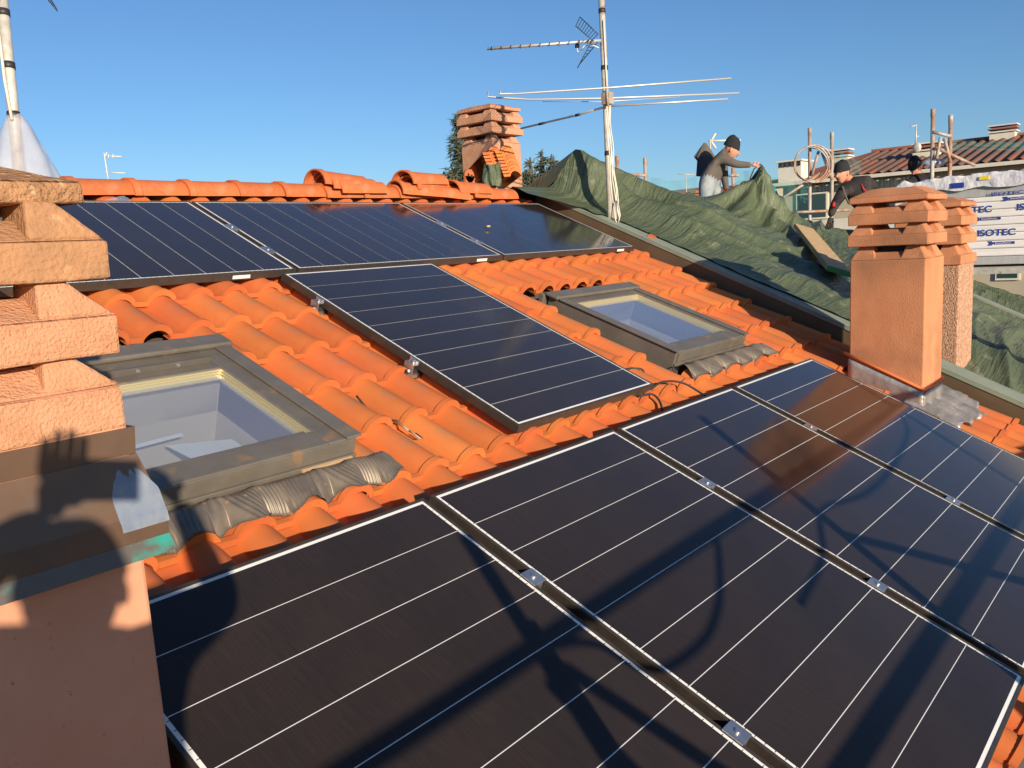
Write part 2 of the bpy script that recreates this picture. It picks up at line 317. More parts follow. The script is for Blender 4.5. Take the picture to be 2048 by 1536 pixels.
SKY = {'a': (-0.875, 0.045, -1.40, -0.455), 'b': (2.40, 3.335, -1.41, -0.45)}
def prof(x):                                 # height of the tile section over its pan, x from the crest
    d = abs(x)
    if d < 0.066: return 0.055 * (max(0.0, 1 - (d / 0.066) ** 2)) ** 0.62
    return 0.003 * ((d - 0.066) / 0.07)
def tile_mesh(name, L, n=None):
    xs = [-0.137, -0.105, -0.075, -0.066, -0.061, -0.052, -0.038, -0.020, 0, 0.020, 0.038, 0.052, 0.061, 0.066, 0.070]
    ys = [(L, 0.0), (0.030, 0.0), (0.025, 0.0085), (0.0, 0.0095)]
    me = bpy.data.meshes.new(name); vs_ = []; fs = []; k = len(xs)
    for y, lip in ys:
        for x in xs: vs_.append((x * (1 + (0.05 if lip else 0)), y, prof(x) + lip - 0.022 * y / DV + 0.022))
    for x in xs: vs_.append((x * (0.93 if abs(x) < .07 else 1), 0.003, prof(x) * 0.9 + 0.006))
    for x in xs: vs_.append((x * (0.93 if abs(x) < .07 else 1), 0.10, prof(x) * 0.9 + 0.002))
    for j in range(5):
        for i in range(k - 1): fs.append((j * k + i, (j + 1) * k + i, (j + 1) * k + i + 1, j * k + i + 1))
    for i in range(3): fs.append((i * k + k - 1, (i + 1) * k + k - 1, (i + 1) * k + k - 1, i * k + k - 1)[:3]) if False else None
    o = len(vs_)                             # right side skirt of the arch
    for y, lip in ys: vs_.append((0.071, y, -0.004))
    for j in range(3): fs.append((j * k + k - 1, (j + 1) * k + k - 1, o + j + 1, o + j))
    me.from_pydata(vs_, [], fs); me.materials.append(TILE)
    me.polygons.foreach_set('use_smooth', [True] * len(fs)); me.update()
    try: me.set_sharp_from_angle(angle=R(42))
    except Exception: pass
    return me
T_LONG = tile_mesh('roof_tile', 0.40); T_SHORT = tile_mesh('roof_tile_cut', 0.12)
panels_uv = [(-1.15, 4.6, 0.02, 1.69)]       # fully hidden areas (u0,u1,v0,v1)
B_, A_, GL = 1.0738, 1.67, 0.0586
rest = MB(); n_t = 0
from bpy_extras.object_utils import world_to_camera_view
bpy.context.view_layer.update()
cand = []
for row in range(-9, 7):
    v = V0 + DV * row
    for c in range(-15, 22):
        u = U0 + DU * c
        if u < UMIN or u > UMAX + 0.02: continue
        short = False; skip = False
        for (a, b, t, bt) in SKY.values():
            if a - 0.01 < u < b + 0.03:
                if t + 0.1 < v < bt + 0.05: skip = True
                elif bt + 0.05 < v < bt + 0.34: short = True
        if skip: continue
        p = RF(u, v - 0.1, -0.1); d = (p - CAM); z = d.dot(FWD)
        px = CX + F_PX * d.dot(RIGHT) / max(z, 0.01); py = CY + F_PX * d.dot(DOWN) / max(z, 0.01)
        vis = z > 0.3 and -60 < px < 2110 and -50 < py < 1640
        hid = False
        if 0.28 < v < 1.62 and -1.12 < u < 3 * B_ + 2 * GL - 0.1: hid = True
        if v > 0.9 and u > 3 * B_ + 2 * GL - 0.1 and px > 2110: hid = True
        if -2.75 < v < -2.2 and u < 4.2: hid = True
        if 0.88 < u < 1.72 and -1.65 < v < -0.6: hid = True
        if px < 150 and u < -1.2: hid = True
        cand.append((not vis or hid, z, u, v, short))
cand.sort()
for i, (hid, z, u, v, short) in enumerate(cand):
    M = roofM(u + random.uniform(-.003, .003), v + random.uniform(-.006, .006), HR + random.uniform(-.002, .003), R(random.uniform(-.7, .7)))
    M = M @ Matrix.Rotation(R(random.uniform(-.5, .5)), 4, 'X')
    me = T_SHORT if short else T_LONG
    if abs(u - 3.40) < .05 and -0.7 < v < -0.4: M = Matrix.Translation((0, 0, 0.012)) @ M
    if not hid and n_t < 300:
        n_t += 1; place(bpy.data.objects.new('roof_tile', me), house, M)
    else:
        rest.add([M @ q.co for q in me.vertices], [tuple(p.vertices) for p in me.polygons], 0, True)
o = rest.build('covered_roof_tiles', TILE, house); o['kind'] = 'stuff'

# ridge caps
def half_pipe(name, L, r0, r1, th=0.012, collar=True, mt=TILE2, n=12):
    me = bpy.data.meshes.new(name); vs_ = []; fs = []
    st = [(0.0, r0 + (0.012 if collar else 0)), (0.045, r0 + (0.012 if collar else 0)), (0.055, r0), (L, r1)]
    k = n + 1
    for x, r in st:
        for i in range(k):
            a = math.pi * (i / n); vs_.append((x, math.cos(a) * r, math.sin(a) * r * 0.92))
    for x, r in st:
        for i in range(k):
            a = math.pi * (i / n); vs_.append((x, math.cos(a) * (r - th), math.sin(a) * (r - th) * 0.92))
    m = len(st)
    for j in range(m - 1):
        for i in range(n):
            q = j * k + i; fs.append((q, q + 1, q + k + 1, q + k)); q2 = q + m * k; fs.append((q2, q2 + k, q2 + k + 1, q2 + 1))
        for i in (0, n):
            a_, b_ = j * k + i, (j + 1) * k + i; fs.append((a_, b_, b_ + m * k, a_ + m * k) if i == 0 else (a_, a_ + m * k, b_ + m * k, b_))
    for i in range(n):
        fs.append((i, i + m * k, i + 1 + m * k, i + 1)); e = (m - 1) * k + i; fs.append((e, e + 1, e + 1 + m * k, e + m * k))
    me.from_pydata(vs_, [], fs); me.materials.append(mt); me.polygons.foreach_set('use_smooth', [True] * len(fs)); me.update()
    try: me.set_sharp_from_angle(angle=R(40))
    except Exception: pass
    return me
CAP = half_pipe('ridge_tile', 0.41, 0.112, 0.104)
RIDGE_Y, RIDGE_Z = 3.10, 1.225
for k in range(-6, 12):
    x = 0.262 + 0.352 * k
    if x > 4.1: continue
    M = Matrix.Translation((x, RIDGE_Y + random.uniform(-.004, .004), RIDGE_Z + random.uniform(-.003, .003))) @ Matrix.Rotation(R(-0.8), 4, 'Y') @ Matrix.Rotation(R(random.uniform(-1.2, 1.2)), 4, 'Z')
    place(bpy.data.objects.new('ridge_tile', CAP), house, M)
mb = MB(); mb.box((-2.6, RIDGE_Y - 0.05, 1.10), (4.4, RIDGE_Y + 0.05, 1.20)); mb.build('ridge_batten', DECK, house)

# gable upstand with its coping (right edge of this roof)
WX = 4.515
mb = MB()
mb.rbox(WX, WX + 0.20, -3.30, 2.2, -0.40, 0.0); mb.build('parapet_upstand', WALLB, house, bevel=0.004)
for i in range(3):
    v0 = -3.31 + i * 1.85; mb = MB(); mb.rbox(WX - 0.006, WX + 0.225, v0, v0 + 1.846, 0.001, 0.012); mb.rbox(WX - 0.006, WX - 0.002, v0, v0 + 1.846, -0.022, 0.001)
    mb.build('coping_sheet', GREENF, house, bevel=0.003)

# ---- chimneys
def frustum(mb, x0, x1, y0, y1, z0, z1, ins, mi=0, ins2=None):
    i2 = ins if ins2 is None else ins2
    mb.hexa([(x0, y0, z0), (x1, y0, z0), (x1, y1, z0), (x0, y1, z0), (x0 + ins, y0 + i2, z1), (x1 - ins, y0 + i2, z1), (x1 - ins, y1 - i2, z1), (x0 + ins, y1 - i2, z1)], mi)
def rough_up(o, amt=0.006, sc_=9.0, cuts=3):
    bm = bmesh.new(); bm.from_mesh(o.data)
    bmesh.ops.subdivide_edges(bm, edges=bm.edges, cuts=cuts, use_grid_fill=True)
    for vv in bm.verts:
        vv.co += noise.noise_vector(vv.co * sc_) * amt + noise.noise_vector(vv.co * sc_ * 3.1) * amt * 0.5
    bm.to_mesh(o.data); bm.free()
def posts(mb, x0, x1, y0, y1, z0, z1, wpost=0.15, edge=0.004, sl=(0.045, 0.045), t=0.03):
    for sx in (0, 1):
        for sy in (0, 1):
            ax = x0 + edge if sx == 0 else x1 - edge - wpost; ay = y0 + edge if sy == 0 else y1 - edge - wpost
            dx0, dx1 = (sl[0], t) if sx == 0 else (t, sl[0]); dy0, dy1 = (sl[1], t) if sy == 0 else (t, sl[1])
            mb.hexa([(ax, ay, z0), (ax + wpost, ay, z0), (ax + wpost, ay + wpost, z0), (ax, ay + wpost, z0),
                     (ax + dx0, ay + dy0, z1), (ax + wpost - dx1, ay + dy0, z1), (ax + wpost - dx1, ay + wpost - dy1, z1), (ax + dx0, ay + wpost - dy1, z1)])
def chimney(owner,  x0, y0, w, d, zbase, ztop, bottoms, topz, ms, mbody, mcap, label, over=0.0, apex=0.035, face=0.068, amt=0.004, mtop=None, capover=None, sl=(0.045, 0.045), pw=(0.15, 0.03)):
    """body up to ztop; slabs with their undersides at the heights in bottoms; the last is the cap"""
    x1, y1 = x0 + w, y0 + d
    mb = MB(); mb.box((x0, y0, zbase), (x1, y1, ztop))
    ch = mb.build('chimney', mbody, owner, bevel=0.008, label=label)
    mb = MB(); frustum(mb, x0 - .001, x1 + .001, y0 - .001, y1 + .001, ztop + .001, ztop + 0.05, 0.06); posts(mb, x0, x1, y0, y1, ztop + 0.002, bottoms[0] + 0.004, sl=sl, wpost=pw[0], t=pw[1])
    c = mb.build('vent_collar', ms, ch, bevel=0.006); rough_up(c, amt, cuts=3)
    for i, zb in enumerate(bottoms):
        last = i == len(bottoms) - 1; mb = MB(); o_ = over if not last else (over * 0.6 if capover is None else capover)
        if last:
            mb.box((x0 - o_, y0 - o_, zb), (x1 + o_, y1 + o_, zb + 0.036)); frustum(mb, x0 - o_ + .0005, x1 + o_ - .0005, y0 - o_ + .0005, y1 + o_ - .0005, zb + 0.0365, topz, 0.10)
            s_ = mb.build('cap_slab', mcap, ch, bevel=0.008); rough_up(s_, amt, cuts=4)
        else:
            mb.box((x0 - o_, y0 - o_, zb), (x1 + o_, y1 + o_, zb + face)); frustum(mb, x0 - o_ + .0005, x1 + o_ - .0005, y0 - o_ + .0005, y1 + o_ - .0005, zb + face + .0005, zb + face + 0.040, 0.075)
            posts(mb, x0 - o_, x1 + o_, y0 - o_, y1 + o_, zb + face + 0.002, bottoms[i + 1] + 0.004, sl=sl, wpost=pw[0], t=pw[1])
            s_ = mb.build('vent_slab', mtop if (mtop and i == len(bottoms) - 2) else ms, ch, bevel=0.006); rough_up(s_, amt, cuts=4)
    mb = MB(); mb.box((x0 + 0.13, y0 + 0.13, ztop - 0.2), (x1 - 0.13, y1 - 0.13, bottoms[0] + .02)); mb.build('flue', DARKM, ch)
    return ch

chR = chimney(house, 3.75, -0.55, 0.44, 0.455, -0.60, 0.590, [0.677, 0.812, 0.948], 1.035, PLAST, PLAST, PLAST,
              'tall salmon rendered chimney with three stacked vent slabs beside the lower solar panels', over=0.012)
# lead flashing round its foot
mb = MB()
for (a, b) in (((3.744, -0.556), (4.196, -0.556)), ((3.744, -0.556), (3.744, -0.09)), ((4.196, -0.556), (4.196, -0.09))):
    nrm = V((0, -1, 0)) if a[1] == b[1] else V((-1 if a[0] < 4 else 1, 0, 0))
    def fn(s_, t_, a=a, b=b, nrm=nrm):
        x = a[0] + (b[0] - a[0]) * s_; y = a[1] + (b[1] - a[1]) * s_
        zb = -0.16 + y * math.tan(S); return V((x, y, zb + 0.155 * t_)) + nrm * (0.003 + 0.003 * noise.noise(V((x * 14, y * 14, t_ * 3))))
    mb.grid(fn, 14, 4)
def tileh(u):
    c = round((u - U0) / DU); x = u - (U0 + c * DU)
    return prof(x) if x < 0.0975 else prof(x - DU)
def lead_fn(s_, t_):
    u = 3.72 + (4.42 - 3.72) * s_; vend = 0.90 + 0.02 * math.sin(u * 31) + (0.05 * noise.noise(V((u * 9, 0, 0)))) - (0.06 if u > 4.3 else 0)
    v0 = 0.52; v = v0 + (vend - v0) * t_
    return RF(u, v, HR + 0.044 + tileh(u) * 0.62 + 0.010 * ((v - V0) % DV) / DV + 0.008 * noise.noise(V((u * 25, v * 25, 0))))
mb.grid(lead_fn, 60, 16)
mb.grid(lambda s_, t_: RF(4.19 + 0.24 * s_, 0.12 + 0.42 * t_, HR + 0.044 + tileh(4.19 + 0.24 * s_) * 0.62 + 0.007 * noise.noise(V((s_ * 9, t_ * 9, 0)))), 20, 14)
mb.build('lead_flashing', LEAD, chR, solid=0.003)
mb = MB(); mb.tube([RF(3.738, 0.06, .02), (3.742, -0.30, -0.11), (3.742, -0.562, -0.225), (4.0, -0.562, -0.232), (4.198, -0.562, -0.222), (4.2, -0.3, -0.1)], 0.010, 6)
mb.build('sealant_bead', TILE2, chR)

# near chimney, at the left
cx1, cy0 = -1.178, -0.43
chL = chimney(house, cx1 - 0.50, cy0, 0.50, 0.47, -1.2, 0.590, [0.648, 0.781, 0.916], 0.985, PLASTR, PLASTS, WEATH,
              'near salmon chimney with weathered slab cap and brown metal apron, cut by the picture edge', over=0.0055, amt=0.0035, face=0.07, mtop=STAINED, capover=-0.0155, sl=(0.072, 0.012), pw=(0.125, 0.006))
mb = MB(); mb.box((cx1 - 0.503, cy0 - 0.003, 0.512), (cx1 - 0.003, cy0 + 0.473, 0.588)); o = mb.build('lower_vent_slab', PLASTR, chL, bevel=0.006); rough_up(o, 0.0035, cuts=4)
def skirt(prof_, name, m, solid=0.0025):
    mb = MB(); X0, X1, Y0, Y1 = cx1 - 0.50, cx1, cy0, cy0 + 0.47
    vs_ = []; fs = []; q = len(prof_)
    for e, z in prof_: vs_ += [(X0 - e, Y0 - e, z), (X1 + e, Y0 - e, z), (X1 + e, Y1 + e, z), (X0 - e, Y1 + e, z)]
    for j in range(q - 1):
        for i in range(4): fs.append((j * 4 + i, (j + 1) * 4 + i, (j + 1) * 4 + (i + 1) % 4, j * 4 + (i + 1) % 4))
    mb.add(vs_, fs); return mb.build(name, m, chL, solid=solid, bevel=0)
skirt([(0.008, 0.512), (0.005, 0.462)], 'apron_upstand', BROWNM)
skirt([(0.006, 0.461), (0.034, 0.352), (0.035, 0.305)], 'metal_apron', BROWNM)
skirt([(0.034, 0.304), (0.043, 0.272)], 'tape_strip', TEAL)

# ---- roof windows
RF0 = RF
def skylight(key, hood_u=None):
    a, b, t, bt = SKY[key]; HT = 0.0
    RB[0] = ROOF @ Matrix.Translation((0, -bt, -0.03)) @ Matrix.Rotation(R(-3.0), 4, 'X') @ Matrix.Translation((0, bt, 0))
    def RF(u, v, h=0.0): return RB[0] @ V((u, -v, h))
    mb = MB(); fw = 0.10 if key == 'b' else 0.125
    mb.rbox(a, a + fw, t, bt, -0.20, HT); mb.rbox(b - fw, b, t, bt, -0.20, HT - .0005)
    st = -1.15 if key == 'a' else -1.265
    mb.rbox(a + fw, b - fw, bt - 0.105, bt, -0.13, HT - .001); mb.rbox(a + fw, b - fw, t, st, -0.20, HT - .0015)
    lab = {'a': 'large roof window near the left chimney, its pleated apron lying over orange tiles', 'b': 'smaller looking roof window farther up, right of the lone solar panel'}[key]
    sk = mb.build('roof_window', GREYM, house, bevel=0.006, label=lab)
    mb = MB(); mb.rbox(a - 0.03, b + 0.03, t - 0.015, t + 0.085, 0.001, 0.024); mb.rbox(a - 0.035, b + 0.035, t - 0.055, t - 0.016, -0.07, 0.006); mb.build('top_hood', GREYM, sk, bevel=0.008)
    for (ua, ub) in ((a - 0.012, a + 0.055), (b - 0.055, b + 0.012)):
        mb = MB(); mb.rbox(ua, ub, t + 0.09, bt + 0.01, 0.002, 0.012); mb.build('side_cover', GREYM, sk, bevel=0.003)
    # sash and seal
    s0, s1, s2, s3 = a + fw, b - fw, st, bt - 0.105
    mb = MB()
    for k, (dd, z0, z1) in enumerate(((0.0, -0.045, -0.006), (0.008, -0.045, -0.013), (0.016, -0.045, -0.020))):
        mb.rbox(s0 + dd, s0 + dd + 0.006, s2, s3, z0, z1); mb.rbox(s1 - dd - 0.006, s1 - dd, s2, s3, z0, z1 - .0004)
        mb.rbox(s0 + dd, s1 - dd, s2 + dd, s2 + dd + 0.006, z0, z1 - .0008)
    mb.build('glazing_seal', CHROMEY, sk)
    mb = MB(); mb.rbox(s0 + 0.02, s1 - 0.02, s3 - 0.022, s3, -0.05, -0.008); mb.rbox(a + 0.02, b - 0.02, bt + 0.001, bt + 0.008, -0.062, -0.004); mb.build('bottom_sash', GREYM, sk, bevel=0.003)
    mb = MB(); mb.add([RF(s0 + 0.01, s3 - 0.01, -0.028), RF(s1 - 0.01, s3 - 0.01, -0.028), RF(s1 - 0.01, s2 + 0.01, -0.028), RF(s0 + 0.01, s2 + 0.01, -0.028)], [(0, 1, 2, 3)]); mb.build('pane', GLASSB, sk)
    mb = MB(); mb.rbox(a, b, bt + 0.001, bt + 0.012, -0.155, -0.066); mb.rbox(a, b, bt + 0.012, bt + 0.040, -0.155, -0.080); mb.build('sill_profile', GREYM, sk, bevel=0.004)
    if key == 'a':
        mb = MB()
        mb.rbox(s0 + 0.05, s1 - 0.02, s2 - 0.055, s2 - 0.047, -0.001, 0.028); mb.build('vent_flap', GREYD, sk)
        for uu in (-0.40, -0.24):
            mb = MB(); c_ = RF(uu, s2 - 0.047, 0.014); mb.tube([c_, RF(uu, s2 - 0.042, 0.014)], 0.008, 8); mb.build('rivet', ALU, sk)
    # lining and room seen through the glass
    mb = MB()
    def pt(u, v, h): return RF(u, v, h)
    dpt = -0.42
    quads = [((s0, s2), (s0, s3)), ((s1, s3), (s1, s2)), ((s1, s2), (s0, s2)), ((s0, s3), (s1, s3))]
    for (p, q) in quads: mb.add([pt(*p, -0.07), pt(*q, -0.07), pt(*q, dpt), pt(*p, dpt)], [(0, 1, 2, 3)])
    mb.build('lining', SHAFT, sk)
    um = (s0 + s1) / 2
    mb = MB(); mb.add([RF(um + .06, s2 + .10, -.24), RF(s1 - .03, s2 + .16, -.24), RF(s1 - .05, s3 - .05, -.20), RF(um + .13, s3 - .02, -.20)], [(0, 3, 2, 1)]); mb.add([RF(s0 + .02, s3 - .18, -.2), RF(um - .1, s3 - .2, -.2), RF(um - .02, s3 - .02, -.2), RF(s0 + .02, s3 - .02, -.2)], [(0, 3, 2, 1)])
    mb.add([RF(s0 + .02, s2 + .13, -.2), RF(um + .12, s2 + .10, -.2), RF(um + .12, s2 + .125, -.2), RF(s0 + .02, s2 + .155, -.2)], [(0, 3, 2, 1)]); mb.build('added_pale_sheet', PALESHEET, sk)  # pale sheets added under the glass to brighten what shows through it
    z = RF0(0, (s2 + s3) / 2, 0).z - 0.95; yc = RF0(0, (s2 + s3) / 2, 0).y; xc = (s0 + s1) / 2
    mb = MB(); mb.add([(xc - .9, yc - .7, z), (xc + .9, yc - .7, z), (xc + .9, yc + 1.3, z), (xc - .9, yc + 1.3, z)], [(0, 1, 2, 3)])
    mb.add([(xc + .02, yc - 0.05, z + .18), (xc + .55, yc - 0.05, z + .18), (xc + .55, yc + 0.55, z + .18), (xc + .02, yc + 0.55, z + .18), (xc - .45, yc - 0.35, z + .2), (xc - .12, yc - 0.35, z + .2), (xc - .12, yc - 0.05, z + .2), (xc - .45, yc - 0.05, z + .2)], [(0, 1, 2, 3), (4, 5, 6, 7)], 1)
    mb.build('room_floor', [ROOMF, ROOMW], sk)
    mb = MB()
    for (x_, y_, x2_, y2_) in ((-.9, 1.3, .9, 1.3), (.9, 1.3, .9, -.7), (.9, -.7, -.9, -.7), (-.9, -.7, -.9, 1.3)):
        mb.add([(xc + x_, yc + y_, z), (xc + x2_, yc + y2_, z), (xc + x2_, yc + y2_, (yc + y2_) * math.tan(S) - 0.40), (xc + x_, yc + y_, (yc + y_) * math.tan(S) - 0.40)], [(0, 1, 2, 3)])
    mb.build('room_wall', ROOMW, sk)
    # pleated apron draped over the tiles below
    def ap(s_, t_):
        u = a - 0.04 + (b - a + 0.10) * s_; v0 = bt + 0.020 + 0.0
        edge = -0.262 + 0.014 * math.sin(u * 47) + 0.010 * noise.noise(V((u * 21, 1, 0))) + 0.028 * (tileh(u) / 0.055)
        fan = 1 + 0.0 * t_
        v = v0 + (edge - v0) * t_
        tt = HR + 0.022 + tileh(u) + 0.016; q_ = min(1, t_ * 1.08); sm = min(1, q_ / 0.45); sm = sm * sm * (3 - 2 * sm); w_ = q_ ** 4; hh = (-0.108 + 0.050 * sm) * (1 - w_) + tt * w_
        pl = math.sin((u + 0.06 * t_ * math.sin(u * 16.1)) * 330) * 0.0022 * min(1, t_ * 3)
        if t_ > 0.97: hh += 0.004
        return RF0(u, v, hh + pl + 0.0015 * noise.noise(V((u * 13, v * 13, 2))))
    mb = MB(); mb.grid(ap, 420, 20); mb.build('pleated_apron', PLEAT, sk); RB[0] = ROOF
    return sk
skA = skylight('a'); skB = skylight('b')
mb = MB(); mb.rbox(-0.20, 0.02, -0.440, -0.430, -0.125, -0.100); mb.build('timber_wedge', WOOD, skA)

# ================================================================== SOLAR PANELS
def make_panel():
    root = thing('solar_panel', Matrix.Identity(4), 'x', 'solar panel', 'black solar panels clamped on the roof')
    b, a = B_, A_; t = 0.012
    mb = MB()
    mb.box((-t, -a - t, -0.038), (0.0, t, 0.002)); mb.box((b, -a - t, -0.038), (b + t, t, 0.002))
    mb.box((0.0, 0.0, -0.038), (b, t, 0.0018)); mb.box((0.0, -a - t, -0.038), (b, -a, 0.0018))
    mb.build('frame', BLACK, root, bevel=0.0012)
    mb = MB(); mb.box((-.0005, -a - .0005, -0.008), (b + .0005, 0.0005, -0.0005)); mb.build('backsheet', WHITE, root)
    e = 0.0115; e2 = 0.0125; gap = 0.0034; sN = (a - 2 * e2 + gap) / 10
    me = bpy.data.meshes.new('cell_strip'); x0, x1 = e, b - e; y1 = -(sN - gap)
    me.from_pydata([(x0, 0, 0), (x1, 0, 0), (x1, y1, 0), (x0, y1, 0), (x0, 0, -.0012), (x1, 0, -.0012), (x1, y1, -.0012), (x0, y1, -.0012)], [],
                   [(3, 2, 1, 0), (4, 0, 1, 5), (5, 1, 2, 6), (6, 2, 3, 7), (7, 3, 0, 4)]); me.materials.append(CELL); me.update()
    for k in range(10):
        place(bpy.data.objects.new('cell_strip', me), root, Matrix.Translation((0, -e2 - sN * k, 0.0006)))
    mb = MB(); nt_ = 56
    for k in range(nt_):
        y = -e2 - (a - 2 * e2) * (k + .5) / nt_
        for x in (0.004, b - 0.0115): mb.box((x, y - .0007, 0.0), (x + 0.0075, y + .0007, 0.0004))
    o = mb.build('edge_contacts', DARKM, root); o['kind'] = 'stuff'
    return root
P0 = make_panel()
uM, vM, uU, vU, gU = 0.7707, -1.9449, 0.9127, -3.0876, 0.0413
spec = [('lone upright solar panel lying between the two roof windows', (uM, vM, -0.045), 0),
        ('upper row solar panel nearest the weathered left chimney', (uU - gU - A_, vU + B_, -0.048), 90),
        ('middle solar panel of the upper row just below the ridge tiles', (uU, vU + B_, -0.048), 90),
        ('upper row solar panel touching the green coping, with a small stone on its glass', (uU + A_ + gU, vU + B_, -0.048), 90),
        ('lower row solar panel cut by the near rendered chimney, crossed by scaffold shadows', (-GL - B_, 0, 0), 0),
        ('lower row solar panel showing its bottom right corner, next to bare tiles', (0, 0, 0), 0),
        ('lower row solar panel just below the lone upright panel, third from the near chimney', (B_ + GL, 0, 0), 0),
        ('lower row solar panel at the foot of the tall salmon chimney, mirroring its render', (2 * B_ + 2 * GL, 0, 0), 0)]
PAN = []
for i, (lab, (u, v, h), rz) in enumerate(spec):
    p = P0 if i == 0 else copy_tree(P0)
    M = roofM(u, v, h, R(rz)); p.matrix_basis = M; p['label'] = lab; WM[p.name] = M; PAN.append(p)
# mid clamps, end clamps, stickers (parts of the panel at their left)
def clamp(pan, u, v, h, L=0.062, along=True):
    mb = MB(); g_ = 0.021
    mb.rbox(u - g_ - 0.007, u + g_ + 0.007, v - L / 2, v + L / 2, h + 0.003, h + 0.0065); mb.rbox(u - 0.012, u + 0.012, v - L / 2, v + L / 2, h - 0.03, h + 0.003)
    mb.tube([RF(u, v, h + 0.006), RF(u, v, h + 0.012)], 0.008, 8)
    mb.build('mid_clamp', ALU, pan, bevel=0.001)
for (u, v, k) in ((-GL / 2, 0.461, 4), (-GL / 2, 1.165, 4), (B_ + GL / 2, 0.454, 5), (B_ + GL / 2, 1.169, 5), (2 * B_ + 1.5 * GL, 0.446, 6), (2 * B_ + 1.5 * GL, 1.161, 6)):
    clamp(PAN[k], u, v, 0.0)
for (u, v, k) in ((uU - gU / 2, -2.64, 1), (uU - gU / 2, -2.28, 1), (uU + A_ + gU / 2, -2.63, 2), (uU + A_ + gU / 2, -2.27, 2)): clamp(PAN[k], u, v, -0.048, 0.09)
for v in (-1.62, -0.91):
    mb = MB(); u = uM - 0.026
    mb.rbox(u - 0.02, u + 0.010, v - 0.03, v + 0.03, -0.062, -0.058); mb.rbox(u - 0.022, u - 0.016, v - 0.03, v + 0.03, -0.105, -0.058)
    mb.rbox(u - 0.034, u + 0.018, v - 0.038, v + 0.03, -0.125, -0.105); mb.rbox(u + 0.006, u + 0.012, v - 0.03, v + 0.03, -0.060, -0.040)
    mb.tube([RF(u - 0.004, v + 0.008, -0.058), RF(u - 0.004, v + 0.008, -0.040)], 0.009, 8); mb.tube([RF(u - 0.018, v - 0.0, -0.11), RF(u - 0.035, v + 0.02, -0.085)], 0.008, 6)
    mb.build('end_clamp', ALU, PAN[0], bevel=0.001)
for k, u in ((1, uU - gU - 0.32), (2, uU + A_ - 0.20), (3, uU + 2 * A_ + gU - 0.20)):
    mb = MB(); mb.rbox(u - 0.05, u + 0.05, vU + B_ + 0.012, vU + B_ + 0.0135, -0.078, -0.060); mb.build('serial_sticker', STICK, PAN[k])
# rails below, resting on the tiles
RAILS = ((-1.16, 3.40, 0.461, -0.04, 'dark metal rail under the lower panel row, nearer the ridge'), (-1.16, 3.40, 1.165, -0.04, 'dark metal rail under the lower panel row, nearer the eave'),
         (0.70, 1.90, -1.62, -0.085, 'short dark rail under the upper half of the lone panel'), (0.70, 1.90, -0.91, -0.085, 'short dark rail under the lower half of the lone panel'),
         (-0.80, 4.3, -2.64, -0.088, 'dark metal rail under the upper panel row, just below the ridge'), (-0.80, 4.3, -2.28, -0.088, 'dark metal rail under the upper panel row, farther from the ridge'))
for (u0, u1, v, h, rl) in RAILS:
    mb = MB(); mb.rbox(u0, u1, v - 0.018, v + 0.018, h - 0.052, h)
    o = single(mb.build('mounting_rail', DARKM), RF((u0 + u1) / 2, v, h - 0.05))
    tag(o, rl, 'rail', 'mounting rails under the solar panels')

def smooth(pts, k=6):
    p = [V(q) for q in pts]; p = [p[0] * 2 - p[1]] + p + [p[-1] * 2 - p[-2]]; out = []
    for i in range(1, len(p) - 2):
        for j in range(k):
            t = j / k; a, b, c, d = p[i - 1], p[i], p[i + 1], p[i + 2]
            out.append(0.5 * ((2 * b) + (c - a) * t + (2 * a - 5 * b + 4 * c - d) * t * t + (3 * b - a - 3 * c + d) * t ** 3))
    out.append(p[-2]); return out
def put_on(name, mb, mats, label, cat, group=None, base=None, **kw):
    o = mb.build(name, mats, **kw); ob = base if base is not None else sum(((V(v.co)) for v in o.data.vertices), V()) / len(o.data.vertices)
    if base is None: ob.z = min(v.co.z for v in o.data.vertices)
    return tag(single(o, ob), label, cat, group)

# ================================================================== SMALL THINGS ON THE ROOF
mb = MB(); c_ = RF(2.975, -2.50, -0.038); mb.ell(c_ + V((0, 0, .012)), (0.022, 0.014, 0.009), nu=8, nv=5)
put_on('stone', mb, WOOD, 'small pale stone chip lying on the glass of an upper solar panel', 'stone')
mb = MB(); hb = HR + 0.03
pts = [RF(0.335, -0.80, hb + .028), RF(0.338, -0.72, hb + .004), RF(0.342, -0.63, hb + .006), RF(0.35, -0.57, hb + .03)]
mb.tube(smooth(pts), 0.0045, 6)
t = thing('cable', RF(0.34, -0.6, hb), 'thin dark cable with pale taped end lying on the tiles by the near roof window', 'cable')
mb.build('cord', DARKM, t)
mb = MB(); mb.tube([RF(0.35, -0.57, hb + .03), RF(0.352, -0.53, hb + .028), RF(0.354, -0.49, hb + .025)], 0.006, 6)
mb.tube([RF(0.354, -0.50, hb + .026), RF(0.35, -0.46, hb + .03), RF(0.356, -0.43, hb + .024), RF(0.372, -0.43, hb + .02), RF(0.37, -0.47, hb + .022)], 0.004, 6); mb.build('connector', RUSTY, t)
